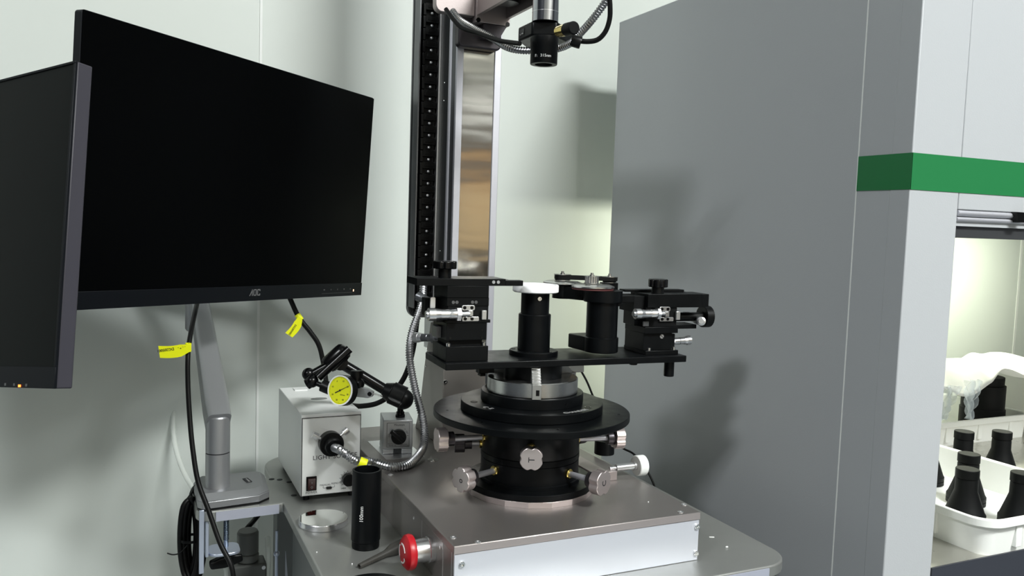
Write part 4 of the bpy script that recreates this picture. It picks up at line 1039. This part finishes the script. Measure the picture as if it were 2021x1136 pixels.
# dial gauge
gc = atd(671.5, 770, D0 - .098)
h = A(*(CAM - gc)[:2], 0); h /= np.linalg.norm(h); ga = math.radians(-38)
nrm = A(h[0] * math.cos(ga) - h[1] * math.sin(ga), h[0] * math.sin(ga) + h[1] * math.cos(ga), .16); nrm /= np.linalg.norm(nrm)
gf = axis_frame(gc, nrm)     # gf.x sideways, gf.y up, gf.z towards viewer
t = Thing('dial_gauge', 'yellow faced dial test indicator held by the black jointed arm', 'dial gauge', gc)
R = .0202
t.part('gauge_case', MB().lathe([(R * .96, -.0120), (R * 1.02, -.0110), (R * 1.02, -.0010), (R * .98, 0)], gf, 56), 'black_plastic')
t.part('bezel', MB().ring(gf, R * .91, R * 1.0, 0, .0012, 56), 'white_plastic')
df = t.part('dial_face', MB().lathe([(R * .92, 0), (R * .92, .0004)], gf, 56), 'dial_yellow')
tk = MB()
for k in range(80):
    a = 2 * PI * k / 80; e = math.cos(a) * gf.x + math.sin(a) * gf.y; s_ = -math.sin(a) * gf.x + math.cos(a) * gf.y
    L_ = .0016 if k % 10 else .0026
    tk.box(R * .90 - L_, R * .89, -.00008, .00008, .0004, .00055, Fr(gf.o, e, s_))
for k, sx in enumerate(('0', '10', '20', '30', '40', '30', '20', '10')):
    a = PI / 2 - 2 * PI * k / 8 + .5; tk.text(sx, Fr(gf.p(R * .66 * math.cos(a), R * .66 * math.sin(a) - .0012, .0004), gf.x, gf.y), .0032, align='CENTER')
tk.text('0.01mm', Fr(gf.p(.001, -.0062, .0004), gf.x, gf.y), .0024)
t.part('dial_marks', tk, 'ink', parent=df)
na = math.radians(29)
nf = Fr(gf.o, math.cos(na) * gf.x + math.sin(na) * gf.y, -math.sin(na) * gf.x + math.cos(na) * gf.y)
t.part('needle', MB().prism([(-.0085, -.0007), (0, -.0005), (.0165, -.0001), (.0165, .0001), (0, .0005), (-.0085, .0007)], .0006, .0009, nf).lathe([(.0012, .0005), (.0012, .0012)], gf, 16), 'ink', parent=df)
dg = D0 - .075
ba, bb = atd(694, 769, dg), atd(737, 777, dg)
bf = Fr(ba, bb - ba, (0, 0, 1)); L_ = np.linalg.norm(bb - ba)
t.part('gauge_body', MB().prism([(-.004, -.0085), (L_ * .8, -.0062), (L_, -.0030), (L_, .0030), (L_ * .75, .0060), (-.004, .0085)], -.004, .004, bf), 'mag_grey', bevel=.0005)
t.part('probe_pivot', MB().cyl(bf.p(L_ * .85, 0, .0045), bf.p(L_ * .85, 0, -.0045), .0030, n=16), 'black_gloss')
t.part('probe', MB().cyl(atd(730, 774, dg), atd(752, 781, dg), .0014, .0010, n=12).sphere(atd(753, 781, dg), .0016, 10), 'chrome')
kc = atd(704, 752, dg); kt = atd(704.5, 731, dg)
nn_ = 44; tp = [((.0085 * (1 if i % 2 else .94)) * math.cos(2 * PI * i / nn_), (.0085 * (1 if i % 2 else .94)) * math.sin(2 * PI * i / nn_)) for i in range(nn_)]
Lk = np.linalg.norm(kt - kc)
t.part('fine_knob', MB().prism(tp, Lk * .35, Lk, axis_frame(kc, kt - kc)).lathe([(.0062, -.003), (.0062, Lk * .35)], axis_frame(kc, kt - kc), 24).sphere(atd(709, 757, dg), .0072, 16), 'black_plastic', sharp=60)

# ================================================================== items on the table, front left
fr = Fr((.2598, .9710, TZ))
t = Thing('lens_tube', 'tall open black lens tube marked 100mm standing on the table', 'lens tube', (.2598, .9710, TZ))
def open_tube():
    n = 64; pr = [(.0150, 0), (.0163, 0), (.0163, .0085), (.0176, .0100), (.0176, .0960), (.0170, .0966), (.0152, .0966), (.0152, .001)]
    return MB().lathe(pr, fr, n, caps=False)
t.part('barrel', open_tube(), 'black_anodised')
th = MB()
for k in range(4): th.ring(Fr((.2598, .9710, TZ + .0012 + k * .0018)), .0155, .0167, 0, .0008, 48)
t.part('thread', th, 'black_anodised')
ca = math.atan2(-.9710, -.2598) - .30
o = A(.2598 + .0177 * math.cos(ca), .9710 + .0177 * math.sin(ca), TZ + .036)
t.part('lettering', MB().text('100mm', Fr(o + A(-math.sin(ca), math.cos(ca), 0) * .0018, (0, 0, 1), (math.sin(ca), -math.cos(ca), 0)), .0066), 'print_white')

t = Thing('round_mirror', 'round polished mirror disc lying on the table by the light source', 'mirror', (.2277, 1.0639, TZ))
f = Fr((.2277, 1.0639, TZ))
t.part('disc', MB().lathe([(.0312, 0), (.0319, .0007), (.0319, .0073), (.0314, .0080)], f, 96), 'alu_bright')
t.part('mirror_face', MB().lathe([(.0312, .0080), (.0312, .0083)], f, 96), 'mirror_polished')

# tapered grey tool lying under the stop button
p0 = onz(709, 1117, TZ + .003); p1 = onz(762, 1092, TZ + .005); p2 = onz(785, 1083, TZ + .0085); p3 = onz(850, 1049, TZ + .0085)
ax_ = p3 - p2; Lt = np.linalg.norm(p3 - p0)
f = axis_frame(p0, (p3 - p0)); l1 = (p1 - p0) @ f.z; l2 = (p2 - p0) @ f.z; l3 = (p3 - p0) @ f.z
single('tapered_tool', 'dark grey tapered rod lying on the table under the red button', 'tool', MB().lathe([(.0018, .003), (.0018, 0), (.0030, 0), (.0032, .001), (.0042, l1), (.0080, l2), (.0080, l3), (.0070, l3 + .002)], f, 32), 'pen_grey', loc=p0, sharp=60)
p = onz(740, 1131, TZ + .004)
single('lens_cover', 'black round cap cut off by the bottom edge of the photo', 'cap', MB().lathe([(.0395, 0), (.0400, .001), (.0400, .0030), (.039, .0040)], Fr((p[0] - .012, p[1] - .036, TZ)), 72), 'black_anodised', loc=(p[0] - .012, p[1] - .036, TZ))

# ================================================================== MONITORS
def rot_zxy(a, b, g):
    ca, sa, cb, sb, cg, sg = math.cos(a), math.sin(a), math.cos(b), math.sin(b), math.cos(g), math.sin(g)
    return np.array([[ca, -sa, 0], [sa, ca, 0], [0, 0, 1]]) @ np.array([[1, 0, 0], [0, cb, -sb], [0, sb, cb]]) @ np.array([[cg, 0, sg], [0, 1, 0], [-sg, 0, cg]])
Rm = rot_zxy(math.radians(39.27), math.radians(2.20), math.radians(1.75))
BM = Fr((.1519, 1.2081, 1.1940), Rm[:, 0], Rm[:, 2])     # x right, y up, z = towards the viewer (x cross up)
t = Thing('monitor', 'large black flat monitor with thin bezels and a brand mark, switched off', 'monitor', BM.p(0, -.165, 0))
w2, h2 = .2695, .165
t.part('shell', MB().prism(rrect(-w2, w2, -h2, h2, .004), -.0120, -.0006, BM).prism(rrect(-w2 + .06, w2 - .06, -h2 + .02, h2 - .06, .02), -.030, -.012, BM), 'bezel_plastic', bevel=.0006)
t.part('screen', MB().box(-w2 + .0012, w2 - .0012, -h2 + .0215, h2 - .0012, -.0006, .0004, BM), 'screen_glass')
ch_ = t.part('chin', MB().box(-w2, w2, -h2, -h2 + .0210, -.0006, .0012, BM), 'bezel_plastic', bevel=.0005)
lg = MB(); f = Fr(BM.p(.0065, -h2 + .0072, .0012), BM.x, BM.y)
lg.prism([(.0, 0), (.0016, 0), (.0064, .0078), (.0064, .0094), (.0056, .0094)], 0, .0003, f).prism([(.0050, 0), (.0066, 0), (.0066, .0094), (.0050, .0094)], 0, .0003, f)
for x0 in (.0078, .0152):
    w_ = .0062; tk_ = .0016
    lg.box(x0, x0 + tk_, .0010, .0084, 0, .0003, f).box(x0 + .0008, x0 + w_ - .0004, 0, tk_, 0, .0003, f).box(x0 + .0008, x0 + w_ - .0004, .0094 - tk_, .0094, 0, .0003, f)
    if x0 < .01: lg.box(x0 + w_ - tk_, x0 + w_, .0010, .0084, 0, .0003, f)
    else: lg.box(x0 + w_ - tk_, x0 + w_, .0064, .0084, 0, .0003, f).box(x0 + w_ - tk_, x0 + w_, .0010, .0030, 0, .0003, f)
t.part('brand_mark', lg, 'logo_grey', parent=ch_)
t.part('power_led', MB().box(.2460, .2476, -h2 + .0070, -h2 + .0105, .0012, .0015, BM), 'led_warm', parent=ch_)
t.part('button_marks', MB().box(.165, .243, -h2 + .0055, -h2 + .0059, .0012, .0014, BM).box(.169, .1725, -h2 + .0105, -h2 + .0125, .0012, .0014, BM).box(.187, .1885, -h2 + .0105, -h2 + .0125, .0012, .0014, BM).box(.2035, .205, -h2 + .0105, -h2 + .0125, .0012, .0014, BM).box(.220, .2225, -h2 + .0105, -h2 + .0125, .0012, .0014, BM).box(.237, .2385, -h2 + .0105, -h2 + .0125, .0012, .0014, BM), 'plastic_grey', parent=ch_)

Rl = rot_zxy(math.radians(-52.85), math.radians(-8.39), math.radians(-5.94))
LM = Fr(tuple(A(-.0571, .9090, 1.1378)), Rl[:, 0], Rl[:, 2])
t = Thing('monitor', 'black monitor with a thick frame and orange light cut off by the left edge', 'monitor', LM.p(-.25, -.16, 0))
t.part('shell', MB().box(-.535, -.0005, -.160, .160, -.0175, -.001, LM).box(-.45, -.08, -.11, .11, -.045, -.0175, LM), 'monitor_side', bevel=.0015)
t.part('bezel', MB().box(-.535, 0, -.160, -.1395, -.001, .0016, LM).box(-.535, 0, .1575, .160, -.001, .0016, LM).box(-.003, 0, -.1395, .1575, -.001, .0016, LM), 'bezel_plastic', bevel=.0004)
t.part('screen', MB().box(-.535, -.003, -.1395, .1575, -.001, .0004, LM), 'screen_matte')
def onLM(px, py):
    d = ray(px, py); k = ((LM.o - CAM) @ LM.z) / (d @ LM.z); q = CAM + k * d - LM.o; return q @ LM.x, q @ LM.y
ua, ub = onLM(42, 761)
t.part('power_led', MB().box(ua - .0018, ua + .0018, ub - .0012, ub + .0012, .0016, .0021, LM), 'led_orange')
bt = MB()
for px, py in ((13.5, 758), (31, 758.5), (55, 759.5)):
    ua, ub = onLM(px, py); bt.box(ua - .0013, ua + .0013, ub - .0013, ub + .0013, .0016, .0018, LM)
t.part('button_marks', bt, 'plastic_grey')

# ================================================================== MONITOR ARM
t = Thing('desk_stand', 'silver grey monitor arm clamped to the left tab of the table', 'monitor arm', (.115, 1.20, TZ))
bp_ = [(.086, 1.1600), (.160, 1.1680), (.1760, 1.1830), (.1800, 1.255), (.170, 1.262), (.086, 1.262), (.080, 1.25), (.080, 1.170)]
tp_ = [(.090, 1.1740), (.157, 1.1760), (.1680, 1.1880), (.1720, 1.250), (.165, 1.256), (.092, 1.256), (.086, 1.248), (.086, 1.182)]
t.part('rubber_pad', MB().prism(bp_, TZ, TZ + .0025), 'rubber')
bs = t.part('base', MB().prism(bp_, TZ + .0026, TZ + .0125).prism(bp_, TZ + .0125, TZ + .0205, top=tp_), 'arm_silver', bevel=.0010, label='flat six sided silver base')
pcx, pcy = .1085, 1.2020
p = onz(488, 947.5, TZ + .0206)
bdg = t.part('badge', MB().prism(rrect(-.0040, .0040, -.0105, .0105, .0015), 0, .0006, Fr(p, (.98, .2, 0), (-.2, .98, 0))), 'ink', parent=bs)
t.part('lettering', MB().text('Thinkwise', Fr(Fr(p, (.98, .2, 0), (-.2, .98, 0)).p(.0018, -.0095, .0006), (-.2, .98, 0), (-.98, -.2, 0)), .0042), 'print_grey', parent=bs)
zj = zfor(pcx, pcy - .016, 897); ztp = zfor(pcx, pcy, 822)
t.part('pole', MB().lathe([(.0170, TZ + .0206), (.0163, TZ + .028), (.0163, zj - .0008)], Fr((pcx, pcy, 0)), 48), 'arm_silver')
t.part('pole_ring', MB().lathe([(.0158, zj - .0008), (.0158, zj + .0008)], Fr((pcx, pcy, 0)), 48), 'ink')
t.part('pole_sleeve', MB().lathe([(.0163, zj + .0008), (.0163, ztp), (.015, ztp + .002)], Fr((pcx, pcy, 0)), 48), 'arm_silver')
# beam: tapering arm from the pole up to the elbow behind the big monitor
e0 = A(pcx, pcy, ztp - .004); e1 = atd(389, 570, 1.315)
bd_ = e1 - e0; Lb = np.linalg.norm(bd_); bf = axis_frame(e0, bd_, (0, 1, 0))
side = np.cross(bd_ / Lb, A(0, 0, 1)); side /= np.linalg.norm(side); upv = np.cross(side, bd_ / Lb)
vs = []
def stad(w, d_, n=12):
    out = []
    for k in range(n + 1): a = -PI / 2 + PI * k / n; out.append((w * math.cos(a) * .0 + w * math.sin(a), d_ * math.cos(a)))
    return out
secs = []
for k in range(13):
    q = k / 12; w = .0168 * (1 - q) + .0125 * q; dd_ = .020 * (1 - q) + .012 * q
    c = e0 + bd_ * q
    if k == 0: w *= .93; c = c - bd_ / Lb * .006
    ring_ = []
    for (a_, b_) in rrect(-w, w, -dd_, dd_, w * .42, 5): ring_.append(c + side * a_ + upv * b_)
    secs.append(ring_)
ns = len(secs[0]); vs = [v for s_ in secs for v in s_]
fs = [(i * ns + k, i * ns + (k + 1) % ns, (i + 1) * ns + (k + 1) % ns, (i + 1) * ns + k) for i in range(12) for k in range(ns)] + [tuple(range(ns)), tuple(range(12 * ns, 13 * ns))]
t.part('beam', MB().add(vs, fs), 'arm_silver', sharp=50)
k0 = atd(388, 652, 1.345); k1 = A(k0[0], k0[1], k0[2] + .16)
t.part('elbow_post', MB().lathe([(.0150, 0), (.0175, .004), (.0175, .16)], Fr(k0), 40), 'arm_silver')
bc = BM.p(0, 0, -.032)
t.part('head_arm', MB().cyl(k1 - A(0, 0, .02), bc, .011, n=20).box(-.05, .05, -.05, .05, -.034, -.0301, BM), 'arm_silver')
lc = LM.p(-.27, 0, -.060)
t.part('head_arm', MB().cyl(k1 - A(0, 0, .035), k1 - A(.16, -.04, .040), .012, n=20).cyl(k1 - A(.16, -.04, .040), lc, .012, n=20).box(-.32, -.22, -.05, .05, -.060, -.0555, LM), 'arm_silver')
# clamp under the tab
yc = 1.1560
xa, xb_ = ony(393, 1060, yc)[0], ony(403, 1060, yc)[0]
t.part('clamp_plate', MB().box(xa, xb_, yc, yc + .003, ony(398, 1132, yc)[2], ony(398, 1007, yc)[2]), 'clamp_alu', bevel=.0006)
xb = ony(404.5, 1060, 1.172)[0]; zc = ony(430, 1088, 1.170)[2]
t.part('clamp_bracket', MB().box(xb, xb + .0045, 1.164, 1.196, zc - .004, TZ - .0155), 'clamp_alu', bevel=.0008)
t.part('clamp_foot', MB().prism(rrect(xb + .0046, xb + .046, 1.160, 1.200, .012), zc - .004, zc, ), 'clamp_alu', bevel=.0008)
sx_ = ony(446.5, 1050, 1.186)[0]
n_th = MB().cyl((sx_, 1.186, TZ - .0160), (sx_, 1.186, zc - .014), .0032, n=20)
for k in range(18): n_th.lathe([(.0033, 0), (.0041, .0008), (.0033, .0016)], Fr((sx_, 1.186, TZ - .020 - k * .0019)), 20)
t.part('clamp_screw', n_th, 'zinc')
hp = [(-.022, -.006), (-.004, -.009), (.004, -.009), (.022, -.006), (.022, .004), (.008, .007), (-.008, .007), (-.022, .004)]
t.part('clamp_handle', MB().prism(hp, -.006, .006, Fr((sx_, 1.186, zc - .020), (1, .1, .12), (0, 0, 1))), 'black_plastic', bevel=.0025, seg=3)

# ================================================================== CABLES, TAGS, TUBE
def wire(name, label, pts, r, m='rubber', cat='cable', group=None, **k):
    return single(name, label, cat, MB().tube(pts, r, 12, **k), m, loc=pts[0], group=group, sharp=60)
GC = 'black cables'
wire('power_cable', 'black cable with a yellow flag hanging in front of the monitor arm', [atd(392, 585, 1.16), atd(384, 620, 1.12), atd(376, 660, 1.09), atd(371, 700, 1.075), atd(371, 760, 1.07), atd(375, 830, 1.065), atd(381, 890, 1.06), atd(391, 950, 1.055), atd(411, 1005, 1.05), atd(434, 1070, 1.045), atd(456, 1115, 1.04), atd(463, 1160, 1.04)], .0032, group=GC)
wire('power_cable', 'black cable dropping from the right half of the large monitor', [atd(560, 560, 1.33), atd(574, 592, 1.33), atd(590, 626, 1.33), atd(612, 654, 1.335), atd(629, 680, 1.34), atd(638, 715, 1.345), atd(645, 760, 1.36), atd(652, 800, 1.37), atd(660, 830, 1.375)], .0040, group=GC)
wire('power_cable', 'black cable curving from the column down behind the light source', [atd(830, 560, 1.32), atd(826, 600, 1.32), atd(822, 640, 1.32), atd(815, 690, 1.32), atd(800, 740, 1.32), atd(775, 775, 1.33), atd(745, 795, 1.34), atd(712, 801, 1.35), atd(690, 800, 1.36), atd(672, 805, 1.375)], .0042, group=GC)
wire('signal_cable', 'thin black cable crossing the deck behind the chuck on the right', [atd(1136, 700, 1.36), atd(1142, 722, 1.36), atd(1158, 752, 1.37), atd(1172, 785, 1.38), atd(1195, 835, 1.38), atd(1222, 878, 1.36), atd(1250, 895, 1.34), atd(1272, 920, 1.33), atd(1290, 955, 1.32), atd(1296, 985, 1.32), atd(1299, 1020, 1.32)], .0017, group=GC)
wire('signal_cable', 'black cable along the steel conduit under the top carriage', [atd(880, 18, 1.13), atd(893, 36, 1.12), atd(912, 55, 1.11), atd(945, 66, 1.09), atd(985, 80, 1.06), atd(1010, 84, 1.04), atd(1026, 86, 1.025)], .0030, group=GC)
wire('signal_cable', 'black cable looping up from the right of the microscope head', [atd(1138, 80, .985), atd(1160, 82, .98), atd(1180, 78, .975), atd(1195, 62, .97), atd(1203, 38, .965), atd(1204, 12, .96), atd(1201, -25, .955)], .0030, group=GC)
single('metal_conduit', 'flexible steel conduit around the microscope head and up to the right', 'hose', MB().tube([atd(893, 22, 1.14), atd(908, 40, 1.13), atd(935, 56, 1.11), atd(968, 73, 1.09), atd(1000, 93, 1.07), atd(1030, 99.5, 1.06), atd(1062, 99, 1.055), atd(1100, 96, 1.05), atd(1128, 84, 1.03), atd(1145, 66, 1.01), atd(1168, 40, .99), atd(1192, 8, .975), atd(1215, -25, .96)], .0042, 14, ridge=.12, pitch=.0034), 'hose_steel', loc=atd(908, 40, 1.13), sharp=25)
single('hose_clamp', 'small black clip holding cable and conduit beside the microscope head', 'clip', MB().lathe([(.0068, -.006), (.0072, -.004), (.0072, .004), (.0068, .006)], axis_frame(atd(1137, 82, .985), atd(1150, 86, .985) - atd(1137, 82, .985)), 28), 'black_plastic', loc=atd(1137, 82, .985))
def flag(label, pc_, pe, wd, t_px, dep, txt):
    a = atd(*pc_, dep); b = atd(*pe, dep); f = Fr(a, b - a, MC @ A(0, -1, 0)); L_ = np.linalg.norm(b - a); w = wd
    t = Thing('cable_tag', label, 'tag', a)
    vs = []; n = 12
    for k in range(n + 1):
        q = k / n; bend = .0025 * math.sin(q * PI)
        ww = w * (.55 + .45 * min(1, q * 3.0))
        for sgn in (-1, 1):
            for zz in (0, .0003): vs.append(f.p(L_ * q, sgn * ww / 2 - bend, zz))
    fs = []
    for k in range(n):
        i = k * 4; j = i + 4
        fs += [(i, j, j + 1, i + 1), (i + 2, i + 3, j + 3, j + 2), (i, i + 2, j + 2, j), (i + 1, j + 1, j + 3, i + 3)]
    fs += [(0, 1, 3, 2), (4 * n, 4 * n + 2, 4 * n + 3, 4 * n + 1)]
    t.part('flag', MB().add(vs, fs), 'tag_yellow', sharp=60)
    return t, f, L_
tt, f, L_ = flag('yellow label flag stuck to the cable before the monitor arm', (377, 685), (314, 694), .0155, 0, 1.068, '')
f3 = Fr(f.o, f.x, f.y)
tt.part('wrap', MB().lathe([(.0038, -.0055), (.0038, .0055)], axis_frame(atd(371.5, 685, 1.075), (0.02, 0, 1)), 24, caps=False), 'tag_yellow')
e = atd(316, 696.5, 1.0670); g = Fr(f.p(L_ * .92, .0008, -.0007), -f.x, -f.y)
tt.part('lettering', MB().text('DG205001', Fr(f.p(L_ * .52, .0030, -.0003), f.x, -f.y), .0050), 'ink')
tt.part('lettering', MB().text('- - * -', Fr(f.p(L_ * .16, .0030, -.0003), f.x, -f.y), .0046), 'ink')
tt, f, L_ = flag('yellow label flag on the cable below the right half of the monitor', (593, 626), (570, 661), .0135, 0, 1.322, '')
tt.part('wrap', MB().lathe([(.0048, -.0055), (.0048, .0055)], axis_frame(atd(590.5, 626, 1.33), atd(600, 640, 1.33) - atd(590.5, 626, 1.33)), 24, caps=False), 'tag_yellow')
tt.part('lettering', MB().text('DG205002', Fr(f.p(L_ * .40, .0010, -.0003), f.x, -f.y), .0044), 'ink')

wire('clear_tube', 'translucent air tube hanging on the wall above and below the large monitor', [atd(450, -30, 1.50), atd(441, 10, 1.50), atd(432, 60, 1.50), atd(428, 110, 1.50), atd(430, 250, 1.50), atd(440, 420, 1.50), atd(436, 560, 1.50), atd(425, 610, 1.50), atd(402, 660, 1.49), atd(375, 716, 1.48), atd(353, 765, 1.47), atd(342, 820, 1.46), atd(345, 875, 1.44), atd(360, 925, 1.41), atd(382, 965, 1.38), atd(410, 1010, 1.34), atd(432, 1060, 1.31), atd(445, 1110, 1.30), atd(450, 1170, 1.30)], .0042, m='clear_tube', cat='tube')

# coiled cable behind the clamp plate
def coil():
    pts = []
    for k in range(7):
        cxp = 377 + (k % 3 - 1) * 3.5; w = 19 - 2 * (k % 4); hh = 82 - 3 * (k % 5); dd_ = 1.16 + .005 * k
        for j in range(10):
            a = 2 * PI * (j + k * .15) / 10
            pts.append(atd(cxp + w * math.sin(a) + 2 * math.sin(k * 2.1), 1060 - hh * math.cos(a) + 3 * math.cos(k), dd_ + .004 * math.sin(a * 2)))
    return pts
t = Thing('coiled_cable', 'bundle of coiled black cable hanging behind the clamp plate', 'cable', atd(377, 1060, 1.17))
t.part('loops', MB().tube(coil(), .0034, 10), 'rubber', sharp=60)
t.part('loops', MB().tube([p + A(.006, .008, -.004) for p in coil()[::-1]], .0034, 10), 'rubber', sharp=60)
t.part('tie', MB().tube([atd(330, 1091, 1.15), atd(342, 1094, 1.15), atd(356, 1090, 1.15), atd(370, 1075, 1.15)], .0009, 8), 'rubber', sharp=60)
t.part('tie', MB().lathe([(.0155, -.002), (.0155, .002)], axis_frame(atd(377, 1062, 1.17), (0, 0, 1)), 24, caps=False), 'rubber')
wire('power_cable', 'short black cable loop from the coiled bundle over the table tab', [atd(386, 1010, 1.20), atd(378, 980, 1.20), atd(384, 963, 1.19), atd(394, 957, 1.18)], .0036, group=GC)
wire('power_cable', 'black cable seen under the table behind the clamp screw', [atd(513, 1012, 1.36), atd(500, 1028, 1.34), atd(487, 1043, 1.32), atd(478, 1060, 1.33)], .0040, group=GC)

# air regulator below the tab
rc = atd(489, 1068, 1.26)
t = Thing('air_regulator', 'dark grey air regulator with a round knob below the table tab', 'air regulator', A(rc[0], rc[1], rc[2] - .075))
f = Fr(rc)
n = 48; tp = [((.0158 * (1 if k % 2 else .97)) * math.cos(2 * PI * k / n), (.0158 * (1 if k % 2 else .97)) * math.sin(2 * PI * k / n)) for k in range(n)]
t.part('knob', MB().prism(tp, -.016, .014, f).lathe([(.0158, .014), (.0140, .0175)], f, 48), 'regulator_grey', sharp=60)
t.part('body', MB().lathe([(.0165, -.030), (.0165, -.017)], f, 40).box(-.026, .026, -.018, .018, -.075, -.030, f), 'regulator_grey', bevel=.003)
t.part('gauge', MB().lathe([(.0145, 0), (.0145, .008)], axis_frame(rc + A(-.012, -.018, -.060), (0, -1, 0)), 40), 'plastic_grey')
t.part('bolt', MB().lathe([(.0030, 0), (.0030, .002)], axis_frame(rc + A(.021, -.018, -.036), (0, -1, 0)), 12), 'alu')
wire('clear_tube', 'short translucent tube standing beside the air regulator', [rc + A(.026, -.01, -.075), rc + A(.029, -.012, -.030), rc + A(.028, -.012, -.008), rc + A(.030, .006, .0)], .0040, m='clear_tube', cat='tube')
hb = atd(546, 1076, 1.20)
single('support_rod', 'pale vertical metal rod under the left edge of the table', 'rod', MB().cyl((hb[0], hb[1], hb[2] - .08), (hb[0], hb[1], hb[2] + .022), .0022, n=16).sphere((hb[0], hb[1], hb[2] - .012), .0045, 12), 'clamp_alu', loc=(hb[0], hb[1], hb[2] - .08))

# small dark things on the table behind the light source
p = onz(553, 903, TZ)
